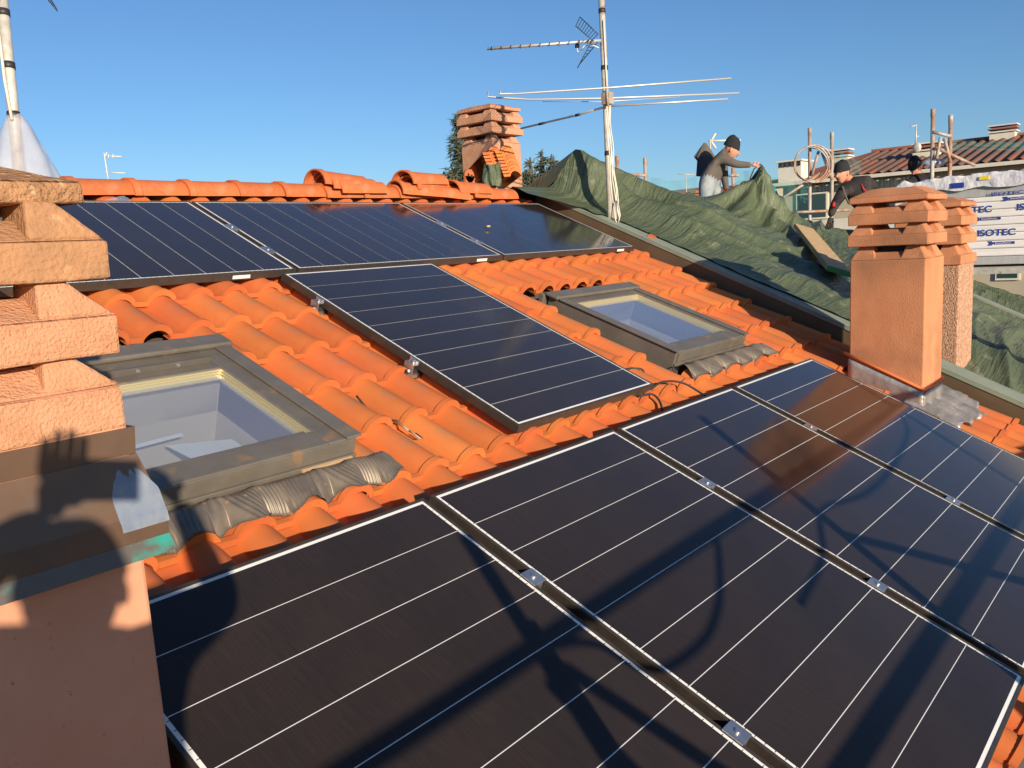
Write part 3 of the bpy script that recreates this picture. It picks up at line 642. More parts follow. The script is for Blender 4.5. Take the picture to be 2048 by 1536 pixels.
# connector cables at the corner of the lone panel
for nm, lab, pts in (('cable', 'black cable curling from the lone panel corner down to the lower row', [RF(1.80, -0.262, -0.09), RF(1.92, -0.262, -0.045), RF(2.02, -0.20, -0.03), RF(2.06, -0.10, -0.045), RF(2.05, -0.01, -0.05)]),
                     ('cable', 'black cable leaving the lone panel corner and dipping between two tiles', [RF(1.72, -0.262, -0.09), RF(1.79, -0.225, -0.07), RF(1.79, -0.17, -0.085), RF(1.74, -0.10, -0.115), RF(1.71, -0.02, -0.12)]),
                     ('cable', 'short dark cable loop on the tiles beside the lone panel lower edge', [RF(1.93, -0.56, -0.085), RF(1.97, -0.52, -0.10), RF(2.02, -0.50, -0.095), RF(2.07, -0.46, -0.09), RF(2.06, -0.43, -0.12), RF(2.02, -0.44, -0.13)])):
    mb = MB(); mb.tube(smooth(pts), 0.006, 6); put_on(nm, mb, RUBBER, lab, 'cable', 'solar cables')
mb = MB(); mb.box((-0.035, -0.012, 0), (0.02, 0.03, 0.055), roofM(3.42, -0.92, HR + 0.04, R(20)))
put_on('timber_chip', mb, WOOD, 'small pale wood chip standing on the tiles beside the farther roof window', 'wood chip')
mb = MB(); mb.grid(lambda a, b: RF(-0.45 + 1.0 * a, -3.235 + 0.12 * b + 0.03 * math.sin(a * 9), -0.075 + 0.018 * math.sin(a * 14) + 0.014 * noise.noise(V((a * 9, b * 4, 0)))), 40, 6)
put_on('plastic_film', mb, FILM, 'crumpled clear plastic film caught under the ridge tiles above the leftmost panel', 'plastic film')
# plastic scrap stuck on the apron
def sc_fn(a, b):
    x = -1.235 + 0.075 * a + 0.018 * b * (1 if a > .3 else -0.6); t_ = b
    if t_ < 0.8: tt = t_ / 0.8; z = 0.447 - (0.447 - 0.352) * tt; y = cy0 - 0.0065 - (0.0345 - 0.0065) * tt - 0.003
    else: tt = (t_ - 0.8) / 0.2; z = 0.352 - 0.022 * tt; y = cy0 - 0.041
    wd = 0.35 + 0.65 * min(1, b * 2.2); x = -1.2 + (a - 0.45) * 0.088 * wd + 0.010 * b
    return V((x, y - 0.0025 * abs(noise.noise(V((a * 4, b * 5, 1)))), z))
mb = MB(); mb.grid(sc_fn, 12, 14)
put_on('plastic_scrap', mb, FILM, 'torn bluish plastic scrap stuck on the brown chimney apron corner', 'plastic scrap')
mb = MB(); mb.box((-.06, -.03, 0), (.06, .03, .025), Matrix.Translation((3.98, 2.96, 1.16)) @ Matrix.Rotation(R(20), 4, 'Z'))
put_on('broken_tile_piece', mb, WOOD, 'pale yellow tile fragment at the end of the ridge by the tarpaulin', 'tile fragment')
mb = MB(); mb.box((-.05, -.03, 0), (.05, .03, .012), roofM(4.62, -2.05, 0.013, R(20)))
put_on('broken_tile_piece', mb, TILE2, 'small orange tile fragment lying on the green grey coping', 'tile fragment')

# loose ridge tiles in piles on the ridge
LOOSE = half_pipe('loose_ridge_tile', 0.44, 0.118, 0.100)
piles = [(2.03, 0.0, 0.070, 3, 'first', 'pile nearest the left end of the ridge'), (2.74, 0.0, 0.075, 4, 'second', 'pile in the middle of the ridge')]
WORD = ['lowest', 'second', 'third', 'topmost']
def loose(M, lab):
    o = bpy.data.objects.new('loose_ridge_tile', LOOSE); COL.objects.link(o); o.matrix_basis = M; tag(o, lab, 'roof tile', 'loose ridge tiles lying along the ridge')
for pi, (x, dy, dz, n, _, nm) in enumerate(piles):
    for k in range(n):
        lab = 'loose orange ridge tile, %s of the %s' % ('topmost' if k == n - 1 else WORD[k], ('pile of three on the ridge' if pi == 0 else 'pile of four on the ridge'))
        if k == 1 and n == 3: lab = 'loose orange ridge tile, middle one of the pile of three on the ridge'
        if pi == 0: off = (0.12 - 0.07 * k, -0.020 + .012 * k, 0.030 + 0.032 * k); rot = (-0.5 + 1.2 * k, -3 + 2 * k, 5 - 4 * k)
        else: off = ((0.0, 0.30, 0.14, 0.10)[k], -0.03, (0.030, 0.022, 0.066, 0.108)[k]); rot = ((3, 5, 1, -1)[k], (-6, -8, 4, 2)[k], 0)
        loose(Matrix.Translation((x + off[0], RIDGE_Y + off[1], RIDGE_Z + off[2])) @ Matrix.Rotation(R(rot[1]), 4, 'Z') @ Matrix.Rotation(R(rot[0]), 4, 'Y'), lab)
loose(Matrix.Translation((3.36, RIDGE_Y - 0.04, RIDGE_Z + 0.045)), 'loose orange ridge tile lying over the end of the ridge beside the tarpaulin')
loose(Matrix.Translation((3.56, RIDGE_Y - 0.02, RIDGE_Z + 0.01)) @ Matrix.Rotation(R(2), 4, 'Z'), 'orange ridge tile sticking out from under the last loose one by the tarpaulin')
mb = MB(); c0 = V((3.93, 3.35, 1.0))
mb.box((-0.06, -0.012, 0), (0.06, 0.012, 0.46), Matrix.Translation(c0)); mb.tube([c0 + V((0, -0.012, 0.46)), c0 + V((0, 0.012, 0.46))], 0.06, 14)
o = put_on('ridge_bracket', mb, TILE2, 'upright reddish rounded tile end with two holes standing behind the ridge', 'tile')
mb = MB(); mb.tube([c0 + V((-.02, -0.013, 0.47)), c0 + V((-.02, -0.016, 0.47))], 0.014, 8); mb.tube([c0 + V((.022, -0.013, 0.46)), c0 + V((.022, -0.016, 0.46))], 0.014, 8)
WM[o.name] = Matrix.Translation(o.location); mb.build('nail_hole', DARKM, o)

# stacked new tiles by the far chimney
TST = tile_mesh('stacked_roof_tile', 0.40)
ORD = ['bottom', 'second from the bottom', 'third from the bottom', 'fourth from the bottom', 'fourth from the top', 'third from the top', 'second from the top', 'top']
for col_, (cpx, cpy) in enumerate(((1003, 0), (1030, 0))):
    for k in range(8):
        yy = (355 - 6.6 * k) if col_ == 0 else (352 - 6.6 * k); xx = (1007 - 2.4 * k) if col_ == 0 else (1032 - 2.4 * k)
        p = at(xx, yy, 8.75)
        M = Matrix.Translation(p) @ Matrix.Rotation(R(-20), 4, 'Z') @ Matrix.Rotation(R(-6), 4, 'Y') @ Matrix.Rotation(R(-14), 4, 'X')
        o = bpy.data.objects.new('stacked_roof_tile', TST); COL.objects.link(o); o.matrix_basis = M
        tag(o, 'new orange roof tile, %s in the %s column stacked against the far chimney' % (ORD[k], ('left', 'right')[col_]), 'roof tile', 'new roof tiles stacked by the far chimney')

# ================================================================== NEIGHBOUR HOUSE AND TARPAULIN
nb = thing('neighbour_house', (6.7, 0, -8), 'adjoining house whose roof is hidden under green tarpaulin, with two rendered chimneys', 'house')
mb = MB(); mb.rbox(4.74, 8.75, -3.3, 2.2, -0.36, -0.20); mb.build('roof_deck', DECK, nb)
mb = MB(); mb.box((4.6, 3.13, 0), (8.75, 6.4, 0.05), Matrix(((1, 0, 0, 0), (0, 1, 0, 0), (0, -0.43, 1, 1.10 + 0.43 * 3.13), (0, 0, 0, 1)))); mb.build('back_slope', OLDROOF, nb)
mb = MB(); mb.box((4.6, -1.5, -8), (8.7, -1.42, -1.05)); mb.box((4.6, 6.3, -8), (8.7, 6.38, -0.5)); mb.box((8.62, -1.42, -8), (8.7, 6.3, -1.0)); mb.build('wall', FACADE2, nb)
cr2 = chimney(nb, 4.99, -0.467, 0.47, 0.44, -0.9, 0.560, [0.642, 0.777, 0.912], 0.985, PLAST, PINKG, PLAST,
        'salmon chimney with rough granular shaft standing behind the tall chimney', over=0.012)
mb = MB(); mb.box((4.975, -0.482, 0.492), (5.475, -0.012, 0.562)); o = mb.build('lower_vent_slab', PLAST, cr2, bevel=0.006)
chimney(nb, 5.55, 4.44, 0.50, 0.48, 0.6, 1.99, [2.080, 2.215, 2.350], 2.42, FARPL, FARPL, FARPL,
        'far rendered chimney behind the ridge with a wire fixed round its slabs', over=0.03)

pk = (7.85, 2.32)
def bumpf(u, v, cu, cv, su, sv, hgt): return hgt * math.exp(-((u - cu) / su) ** 2 - ((v - cv) / sv) ** 2)
ridge_prof = [(4.5, 0.24), (4.72, 0.30), (4.98, 0.36), (5.4, 0.27), (5.8, 0.10), (6.2, -0.02), (6.57, -0.10), (7.1, -0.13), (7.9, -0.15), (9.2, -0.16)]
def rp(u):
    for (a, ha), (b, hb_) in zip(ridge_prof, ridge_prof[1:]):
        if a <= u <= b:
            t_ = (u - a) / (b - a); t_ = t_ * t_ * (3 - 2 * t_); return ha + (hb_ - ha) * t_
    return ridge_prof[-1][1] if u > 5 else ridge_prof[0][1]
def ridged(p):
    return 1 - 2 * abs(noise.noise(p))
def tarp_pt(u, v):
    base = 0.02 + (0.06 if v < -0.6 else 0.06 - 0.20 * min(1, (v + 0.6) / 0.9) * math.exp(-((u - 4.9) / 0.7) ** 2))
    h = base
    fade = math.exp(-((min(0, -(v + 3.35))) / 0.9) ** 2) if v > -3.35 else 1.0
    fade = math.exp(-((v + 3.3) / 1.15) ** 2)
    h += rp(u) * fade
    # long creases running obliquely down the roof
    ang = R(-24 + 10 * math.sin(u * 1.1 + v)); x = u * math.cos(ang) - v * math.sin(ang); y = u * math.sin(ang) + v * math.cos(ang)
    w1 = ridged(V((x * 0.32, y * 2.1, 0.3)) + V(noise.noise_vector(V((u * .7, v * .7, 5)))) * 0.22)
    w2 = ridged(V((x * 0.8, y * 6.5, 4.3)))
    calm = 1 - 0.8 * math.exp(-((u - 5.2) / 0.9) ** 2 - ((v + 3.1) / 0.9) ** 2)
    h += (0.055 * max(0, w1) ** 2 + 0.013 * max(0, w2) ** 2) * calm - 0.03 + 0.03 * noise.noise(V((u * 1.7, v * 1.7, 9))) + 0.008 * noise.noise(V((u * 9, v * 9, 2)))
    # folds hanging from the lifted peak
    du, dv = u - 7.60, v + 2.62; r_ = math.hypot(du, dv); th = math.atan2(dv, du)
    h += 0.46 * math.exp(-(r_ / 0.30) ** 1.25) + 0.07 * math.exp(-(r_ / 0.9) ** 2) * math.sin(th * 7 + 1.0) * min(1, r_ * 3)
    # fold ridge from the peak towards the far lower edge
    L_ = max(0.0, min(1.0, (du * 0.8 + dv * 0.6) / 2.6)); q = abs(-du * 0.6 + dv * 0.8)
    if du * .8 + dv * .6 > 0: h += 0.16 * (1 - L_) * math.exp(-(q / 0.16) ** 2)
    # hollow fold near the mast
    h += -0.12 * math.exp(-((u - 5.35 - 0.25 * (v + 2.6)) / 0.10) ** 2) * math.exp(-((v + 2.75) / 0.45) ** 2)
    h += 0.16 * math.exp(-((u - 5.75 - 0.3 * (v + 2.3)) / 0.35) ** 2) * math.exp(-((v + 2.2) / 0.5) ** 2)
    e_ = max(0.0, min(1.0, (u - 4.74) / (0.45 if v > -1.6 else (0.45 + 0.35 * min(1, (-1.6 - v))) if v > -2.7 else 0.8 - 0.52 * min(1, (-2.7 - v) / 0.4)))); e_ = e_ * e_ * (3 - 2 * e_)
    if v < 0.2: h = 0.026 + 0.008 * noise.noise(V((v * 9, 0, 0))) + (h - 0.026) * e_
    return h
def tarp_fn(a, b):
    u = 4.72 + (8.82 - 4.72) * a; v = -3.35 + (5.75) * b
    # ragged near edge over the coping
    if a < 0.06: u -= (0.06 - a) / 0.06 * (0.06 + 0.10 * max(0, noise.noise(V((v * 1.3, 0, 0)))) + (0.10 if v < -2.6 else 0) + (0.36 * max(0, min(1, (-2.75 - v) / 0.4))))
    h = tarp_pt(u, v)
    return RF(u, v, h)
mb = MB(); mb.grid(tarp_fn, 260, 300)
def tarp_back(a, b):
    u = 4.72 - 0.55 * max(0, 1 - a / 0.06) + (8.82 - 4.72) * a if False else tarp_fn(a, 0).x
    p = tarp_fn(a, 0); return p + V((0, 1.6 * b, -0.75 * b + 0.02 * math.sin(a * 60) * b))
mb.grid(lambda a, b: tarp_back(a, 1 - b), 120, 8)
mb.grid(lambda a, b: tarp_fn(1, a) + V((0.10 * b, 0, -0.9 * b)) + V((0.03 * math.sin(a * 70) * b, 0, 0)), 160, 6)
tp = put_on('tarpaulin', mb, TARP, 'creased dark green tarpaulin spread over the neighbouring roof, lifted to a peak', 'tarpaulin', base=RF(6.8, 0, 0))
# crumpled tarp end round the tile stack
mb = MB()
def cr(a, b):
    c_ = at(968 + 26 * a, 372 - 46 * b, 8.4); th = a * 6.28
    return c_ + V((math.cos(th), math.sin(th), 0)) * (0.055 - 0.02 * b) * (1 + .35 * math.sin(th * 5 + b * 4)) + noise.noise_vector(V((a * 4, b * 3, 3))) * 0.02
mb.grid(cr, 24, 12)
put_on('tarpaulin_scrap', mb, TARP, 'crumpled bunch of green tarpaulin standing at the foot of the tile stack', 'tarpaulin')
# timber board on the tarp
t = thing('timber_board', RF(6.5, -1.25, .12), 'pale timber board with green painted end lying on the green tarpaulin', 'board')
q0, q1 = RF(7.36, -1.80, 0.11), RF(5.62, -0.74, 0.135); dr = (q1 - q0).normalized(); sd = dr.cross((ROOF.to_3x3() @ V((0, 0, 1)))).normalized(); up = sd.cross(dr)
def obx(mb, p, q, sd, up, w_, th):
    mb.hexa([p - sd * w_, q - sd * w_, q + sd * w_, p + sd * w_, p - sd * w_ + up * th, q - sd * w_ + up * th, q + sd * w_ + up * th, p + sd * w_ + up * th])
mb = MB(); obx(mb, q0, q1, sd, up, 0.105, 0.045); mb.build('plank', WOOD, t, bevel=0.003)
mb = MB(); obx(mb, q1 + dr * 0.001, q1 + dr * 0.02, sd, up * 1.0, 0.106, 0.047); mb.build('painted_end', GREENP, t)
# pale metal strip lying beyond the chimneys
mb = MB(); a_, b_ = V((5.6, -0.44, 0.215)), V((5.6, -1.35, -0.22)); obx(mb, a_, b_, V((1, 0, 0)), V((0, .3, .9)), 0.05, 0.02)
put_on('metal_strip', mb, GREENF, 'pale grey metal strip lying down the tarpaulin behind the two chimneys', 'metal strip')

# ================================================================== MASTS AND ANTENNAS
def mast(root, p0, p1, r=0.03, bands=()):
    mb = MB(); mb.tube([p0, p1], r, 12); mb.build('pole', ZINC, root)
    for t_ in bands:
        c_ = p0.lerp(p1, t_); d_ = (p1 - p0).normalized(); mb = MB(); mb.tube([c_ - d_ * 0.02, c_ + d_ * 0.02], r * 1.12, 12); mb.build('band', DARKM, root)
D = 7.62
root = thing('antenna_mast', at(1223, 445, D), 'tall galvanised aerial mast with long rods standing at the coping', 'antenna')
pb, pt_ = at(1222, 450, D), at(1202, -25, D); mast(root, pb, pt_, 0.0285, (0.30, 0.66, 0.90))
def rod(root, pts, r=0.009, n=6, m=STEEL, name='rod'):
    mb = MB(); mb.tube(pts, r, n); return mb.build(name, m, root)
rod(root, [at(1001, 181, D), at(1000, 188, D), at(1030, 187.5, D), at(1210, 176, D - .1), at(1462, 156.5, D)], 0.0085)
rod(root, [at(976, 184, D + .1), at(976, 194, D + .1), at(1060, 199, D), at(1210, 196.5, D - .05), at(1478, 186, D)], 0.0085)
rod(root, [at(1222, 212, D), at(1456, 198, D)], 0.0085); rod(root, [at(1085, 203, D + .4), at(1205, 203.5, D + .3), at(1360, 194, D + .5)], 0.004)
g_ = rod(root, [at(1207, 215, D), at(1150, 231, D + .25), at(1042, 257, D + 1.1)], 0.010); rod(root, [at(1160, 228.5, D + .2), at(1151, 231, D + .25)], 0.013, 6, DARKM, 'spacer'); rod(root, [at(1088, 246, D + .7), at(1078, 248.5, D + .76)], 0.013, 6, DARKM, 'spacer')
mb = MB(); mb.box((-0.04, -0.04, -0.05), (0.04, 0.04, 0.05), Matrix.Translation(at(1215, 197, D - .05))); mb.tube([at(1214, 176, D - .1), at(1216, 212, D - .08)], 0.014, 6); mb.build('clamp_box', RUSTY, root)
boom = [at(974, 97.5, D), at(1202, 81, D - .05)]
rod(root, boom, 0.013, 8, STEEL, 'boom')
for i in range(11):
    t_ = 0.04 + i * 0.085; c_ = boom[0].lerp(boom[1], t_); e_ = FWD.cross(V((0, 0, 1))).normalized(); e_ = V((0.75, 0.64, 0)).normalized()
    rod(root, [c_ - e_ * 0.07 + V((0, 0, .0)), c_ + e_ * 0.07], 0.005, 5, DARKM, 'director')
def reflector(pts4, nb_):
    mb = MB(); a, b, c, d = [V(p) for p in pts4]
    for (p, q) in ((a, b), (b, c), (c, d), (d, a)): mb.tube([p, q], 0.004, 5)
    for i in range(1, nb_):
        t_ = i / nb_; mb.tube([a.lerp(d, t_), b.lerp(c, t_)], 0.0035, 5)
    mb.build('reflector_grid', DARKM, root)
reflector([at(1160, 34, D + .25), at(1151.5, 52, D - .1), at(1184, 80, D - .2), at(1196, 68, D + .2)], 8)
reflector([at(1196, 84, D + .2), at(1184, 80, D - .15), at(1155, 136, D - .1), at(1158, 130, D + .25)], 8)
mb = MB(); mb.tube([at(1155, 84, D), at(1154, 95, D)], 0.02, 8); mb.build('dipole_box', DARKM, root)
rod(root, [at(1154, 96, D), at(1155, 104, D), at(1162, 103, D), at(1168, 92, D), at(1185, 90, D), at(1198, 96, D)], 0.006, 6, WCABLE, 'feed_cable')
for k, (x0, dx) in enumerate(((1216, 14), (1219, 17), (1222, 20), (1217, 24))):
    pts = [at(x0 - 2 + 1.5 * math.sin(i * 1.3 + k) + dx * (i / 12) ** 1.4 - (12 if i == 0 else 0) * 0, 205 + i * 19.5, D - .03) for i in range(13)]
    rod(root, pts, 0.0052, 5, WCABLE, 'hanging_cable')
rod(root, [at(1207, 40, D - .04), at(1211, 120, D - .04), at(1214, 180, D - .04)], 0.008, 5, WCABLE, 'hanging_cable')
rod(root, [at(1235, 400, D - .05), at(1240, 430, D - .1), at(1236, 450, D - .12), at(1231, 440, D - .1), at(1229, 405, D - .05)], 0.006, 5, WCABLE, 'hanging_cable')

D2 = 5.0
root = thing('antenna_mast', at(34, 300, D2), 'galvanised mast at the upper left rising out of a clear plastic cover', 'antenna')
mast(root, at(46, 420, D2), at(1, -30, D2), 0.0325, (0.42, 0.64, 0.875))
rod(root, [at(-3, 60, D2 - .05), at(9, 160, D2 - .05), at(24, 240, D2 - .05)], 0.009, 6, WCABLE, 'hanging_cable')
rod(root, [at(92, -6, D2), at(115, 22, D2)], 0.004, 5, DARKM, 'reflector_wire'); rod(root, [at(98, -6, D2 + .1), at(113, 18, D2)], 0.004, 5, DARKM, 'reflector_wire')
def bag(a, b):
    th = 2 * math.pi * a; top = at(29, 226, D2); r_ = 0.03 + 0.25 * b ** 0.8
    p = top + V((0, 0, -0.62 * b)) + V((math.cos(th), math.sin(th) * .8, 0)) * r_ * (1 + 0.16 * math.sin(th * 5 + b * 3) * b + 0.1 * noise.noise(V((a * 7, b * 5, 0))))
    return p
mb = MB(); mb.grid(bag, 60, 20); put_on('plastic_cover', mb, CLEAR, 'clear plastic sheet tied round the left mast like a skirt', 'plastic cover')

def far_aerial(name, pts_pole, arms, Dd, label, m=STEEL, r=0.02):
    mb = MB(); mb.tube([at(*p, Dd) for p in pts_pole], r, 6)
    t = thing(name, at(*pts_pole[-1], Dd), label, 'antenna'); mb.build('pole', m, t)
    for ar in arms: rod(t, [at(*p, Dd) for p in ar], r * 0.8, 5, m, 'boom')
far_aerial('tv_aerial', [(208, 306), (217, 364)], [[(209, 312), (243, 313)], [(209, 316), (214, 304)], [(216, 345), (250, 346)], [(226, 308), (226, 317)], [(217, 308), (217, 317)]], 16, 'small distant television aerial on a thin pole above the left ridge', WHITEP, 0.012)
far_aerial('tv_aerial', [(1373, 346), (1373, 402)], [[(1355, 348), (1392, 349)], [(1374, 374), (1380, 373)]], 30, 'thin distant television aerial above the brown roof left of the bending worker', ZINC, 0.014)
far_aerial('tv_aerial', [(1832, 249), (1832, 290)], [[(1820, 254), (1834, 250)], [(1832, 274), (1838, 272)]], 26, 'distant television aerial on the long tiled roof', ZINC, 0.02)
root = thing('tv_aerial', at(1419, 300, 12.6), 'white cross shaped television aerial seen behind the bending worker', 'antenna')
rod(root, [at(1417, 282, 12.6), at(1481, 280.5, 12.6)], 0.016, 6, WHITEP, 'boom'); rod(root, [at(1422, 282, 12.6), at(1431, 267, 12.6)], 0.016, 6, WHITEP, 'element'); rod(root, [at(1422, 282, 12.6), at(1432, 297, 12.6)], 0.016, 6, WHITEP, 'element')
rod(root, [at(1420, 278, 12.6), at(1421, 400, 12.6)], 0.016, 6, ZINC, 'pole')

# ================================================================== BACKGROUND SCAFFOLDING
def sframe(label, p1, p2, led, Dd, braces=(), r=0.026):
    root = thing('scaffold', at(p1[0], p1[2], Dd), label, 'scaffold', 'scaffold frames behind the roofs')
    for (x, y0, y1) in (p1, p2):
        a = at(x, y0, Dd); b = at(x, y1, Dd); mb = MB(); mb.tube([a, b + V((0, 0, -1.5))], r, 8); mb.build('post', RUSTY, root)
        mb = MB(); mb.tube([a + V((0, 0, .001)), a - V((0, 0, 0.10))], r * 1.12, 8); mb.build('post_end', RUSTY, root)
    for (q1, q2) in (led,) + tuple(braces): rod(root, [at(*q1, Dd), at(*q2, Dd)], r * 0.8, 8, RUSTY, 'brace')
    return root
sframe('rusty scaffold frame behind the aerial mast', (1234, 312, 410), (1290, 316, 410), ((1234, 348), (1291, 351)), 12.5, (((1262, 352), (1248, 395)), ((1272, 353), (1292, 398))))
sframe('scaffold frame rising behind the bending worker', (1466, 335, 420), (1552, 420, 440), ((1458, 352), (1472, 350)), 13, (((1466, 352), (1478, 350)), ((1466, 374), (1482, 377))))
sc3 = sframe('scaffold frame with a hose coil hung on it beside the cream building', (1619.5, 256, 440), (1664, 265, 440), ((1620, 293), (1664, 302)), 12.0,
             (((1637, 303), (1624, 350)), ((1644, 305), (1664, 360)), ((1556, 402), (1642, 346)), ((1560, 426), (1700, 420))))
sframe('tall scaffold frame standing over the white wrapped pallet', (1866, 218, 345), (1901.5, 230, 345), ((1866, 264), (1903, 273)), 11.0, (((1881, 275), (1873, 318)), ((1889, 277), (1901, 325)), ((1870, 295), (1950, 331))))
mb = MB()
for k in range(3):
    c_ = at(1622 + 3 * k, 328, 11.9); rx = 0.235 + 0.012 * k; pts = []
    for i in range(33):
        a_ = 2 * math.pi * i / 32; pts.append(c_ + RIGHT * (rx * math.cos(a_)) - DOWN * (rx * 1.02 * math.sin(a_)) + FWD * (0.02 * math.sin(a_ * 2 + k)))
    mb.tube(pts, 0.011, 6, caps=False)
put_on('hose_coil', mb, RUSTY, 'coil of brown hose hanging on the scaffold frame near the cream building', 'hose')
def net(label, tops, ybot, Dd):
    mb = MB(); n = len(tops) - 1
    def fn(a, b):
        f = a * n; i = min(int(f), n - 1); t_ = f - i; x = tops[i][0] + (tops[i + 1][0] - tops[i][0]) * t_; y = tops[i][1] + (tops[i + 1][1] - tops[i][1]) * t_
        return at(x, y + (ybot - y) * b, Dd) + FWD * 0.10 * noise.noise(V((a * 4, b * 3, 0)))
    mb.grid(fn, 30, 10)
    put_on('safety_net', mb, NETM, label, 'safety net', 'teal safety nets on the scaffold')
net('pale teal safety net sagging between the mast and the bending worker', [(1292, 348), (1310, 356), (1335, 362), (1365, 360), (1393, 352)], 420, 12.8)
net('teal safety net hanging just right of the bending worker', [(1468, 340), (1498, 340), (1520, 348), (1545, 355), (1585, 362), (1620, 362)], 440, 13.2)
net('small teal safety net corner right of the hose coil', [(1664, 297), (1678, 304), (1700, 312), (1722, 322)], 350, 12.6)
net('teal safety net sagging right of the tall scaffold frame', [(1903, 269), (1925, 282), (1955, 286), (2000, 283), (2070, 282)], 300, 11.6)

# ================================================================== INSULATION PALLET
PX = 9.4
pal = thing('insulation_pallet', (PX + .5, 0.2, 0.0), 'large pallet of insulation boards wrapped in white film printed with blue lettering', 'pallet')
y0_, y1_ = -2.2, 1.24
def zt(k): return 0.275 + k
mb = MB()
zz = [0.285, 0.385, 0.475, 0.565, 0.655, 0.745, 0.835, 0.925, 1.015, 1.075]
for i, (za, zb) in enumerate(zip(zz, zz[1:])):
    mb = MB(); off = random.uniform(-.003, .003); mb.box((PX + off, y0_, za + 0.002), (PX + 1.2, y1_ + off * 2, zb - 0.002)); mb.build('board_pack', PACKW if i > 0 else FOAM, pal, bevel=0.012)
mb = MB(); mb.box((PX + 0.02, y0_, 1.078), (PX + 1.2, y1_ + 0.02, 1.225)); mb.build('top_board', FOAM, pal, bevel=0.004)
mb = MB()
def wr(a, b):
    y = y1_ + 0.05 - (y1_ - y0_) * a; z = 1.245 + 0.13 * (0.5 + 0.5 * math.sin(a * 3.2)) * (1 - 0.5 * b) + 0.05 * noise.noise(V((a * 14, b * 5, 0))) + .03 * noise.noise(V((a * 33, b * 9, 0)))
    if a < 0.05: z -= 0.10 * (1 - a / 0.05)
    if b < 0.25: t_ = b / 0.25; return V((PX - 0.02, y, 1.20 + (z - 1.20) * t_ + 0.02 * noise.noise(V((a * 20, 0, 0))) - .03 * (1 - t_) * abs(math.sin(a * 21))))
    return V((PX - 0.02 + 1.2 * (b - 0.25) / 0.75, y, z))
mb.grid(wr, 120, 24); mb.build('loose_film', WRAP, pal)
mb = MB(); mb.box((PX - 0.03, 0.46, 1.20), (PX + 0.2, 0.60, 1.26)); mb.build('blue_pack', BLUE, pal)
mb = MB(); mb.box((PX - 0.035, 0.20, 1.27), (PX + 0.2, 0.30, 1.31)); mb.build('yellow_pack', YEL, pal)
def text(s_, y, z, size, m, xo=0.0055, ext=0.0, bold=0.0, wide=1.0, name='lettering'):
    cu = bpy.data.curves.new(name, 'FONT'); cu.body = s_; cu.size = size; cu.offset = bold; cu.extrude = 0.0003; cu.align_x = 'LEFT'
    tmp = bpy.data.objects.new(name, cu); COL.objects.link(tmp); bpy.context.view_layer.update()
    me = bpy.data.meshes.new_from_object(tmp.evaluated_get(bpy.context.evaluated_depsgraph_get())); bpy.data.objects.remove(tmp)
    me.materials.clear(); me.materials.append(m); o = bpy.data.objects.new(name, me)
    M = Matrix(((0, 0, -1, PX - xo), (-wide, 0, 0, y), (0, 1, 0, z), (0, 0, 0, 1))); place(o, pal, M); return o
for (y, z) in ((1.14, 0.90), (0.56, 0.90), (-0.085, 0.90), (-0.70, 0.90), (0.90, 0.625), (0.31, 0.625), (-0.28, 0.625), (-0.86, 0.625)): text('ISOTEC', y, z, 0.100, BLUE, bold=0.0022, wide=1.2)
for (y, z) in ((0.18, 1.083), (-0.42, 1.083)): text('ISOTEC', y, z, 0.05, BLUE, bold=0.0012, wide=2.0)
def logo(y, z, s_=1.0):
    mb = MB(); x = PX - 0.0055
    for k in range(2):
        yy = y - 0.022 * k * s_; mb.add([(x, yy, z + .022 * s_), (x, yy - .018 * s_, z + .022 * s_), (x, yy - .036 * s_, z), (x, yy - .018 * s_, z - .022 * s_), (x, yy, z - .022 * s_), (x, yy - .018 * s_, z)], [(0, 1, 2, 5), (5, 2, 3, 4)])
    mb.add([(x, y - .058 * s_, z + .013 * s_), (x, y - .245 * s_, z + .013 * s_), (x, y - .245 * s_, z - .013 * s_), (x, y - .058 * s_, z - .013 * s_)], [(0, 1, 2, 3)])
    mb.build('arrow_logo', BLUE, pal); text('BrianzaPlastica', y - .070 * s_, z - 0.007 * s_, 0.024 * s_, PACKW, xo=0.007)
for (y, z) in ((0.64, 1.035), (0.06, 1.035), (-0.5, 1.035), (0.92, 0.82), (0.35, 0.82), (-.25, 0.82), (0.2, 0.535), (-0.35, 0.535), (.8, .535)): logo(y, z, 1.15)
mb = MB(); x = PX - .0055; mb.add([(x, .63, 1.075), (x, .53, 1.075), (x, .53, 1.04), (x, .63, 1.04)], [(0, 1, 2, 3)]); mb.build('yellow_label', YEL, pal); text('ALU', .615, 1.046, .034, BLKP, xo=0.007, bold=.001)
mb = MB(); mb.add([(x, .98, 1.07), (x, .72, 1.068), (x, .72, 1.055), (x, .98, 1.055)], [(0, 1, 2, 3)]); mb.build('green_label', GRN, pal)
# platform carrying pallet and workers
plat = thing('scaffold_platform', (10, 1.5, -8), 'scaffold platform beyond the tarpaulin carrying the pallet and the workers', 'scaffold')
mb = MB(); mb.box((9.0, -2.5, 0.20), (11.5, 1.6, 0.262)); mb.build('deck', ZINC, plat)
mb = MB(); mb.box((8.9, 1.65, 0.32), (11.5, 5.6, 0.38)); mb.build('deck', ZINC, plat)
for (x, y) in ((9.1, -2.3), (11.3, -2.3), (9.1, 1.55), (11.3, 1.55), (9.0, 5.4), (11.3, 5.4)):
    mb = MB(); mb.tube([(x, y, -8), (x, y, 0.2)], 0.026, 8); mb.build('post', RUSTY, plat)

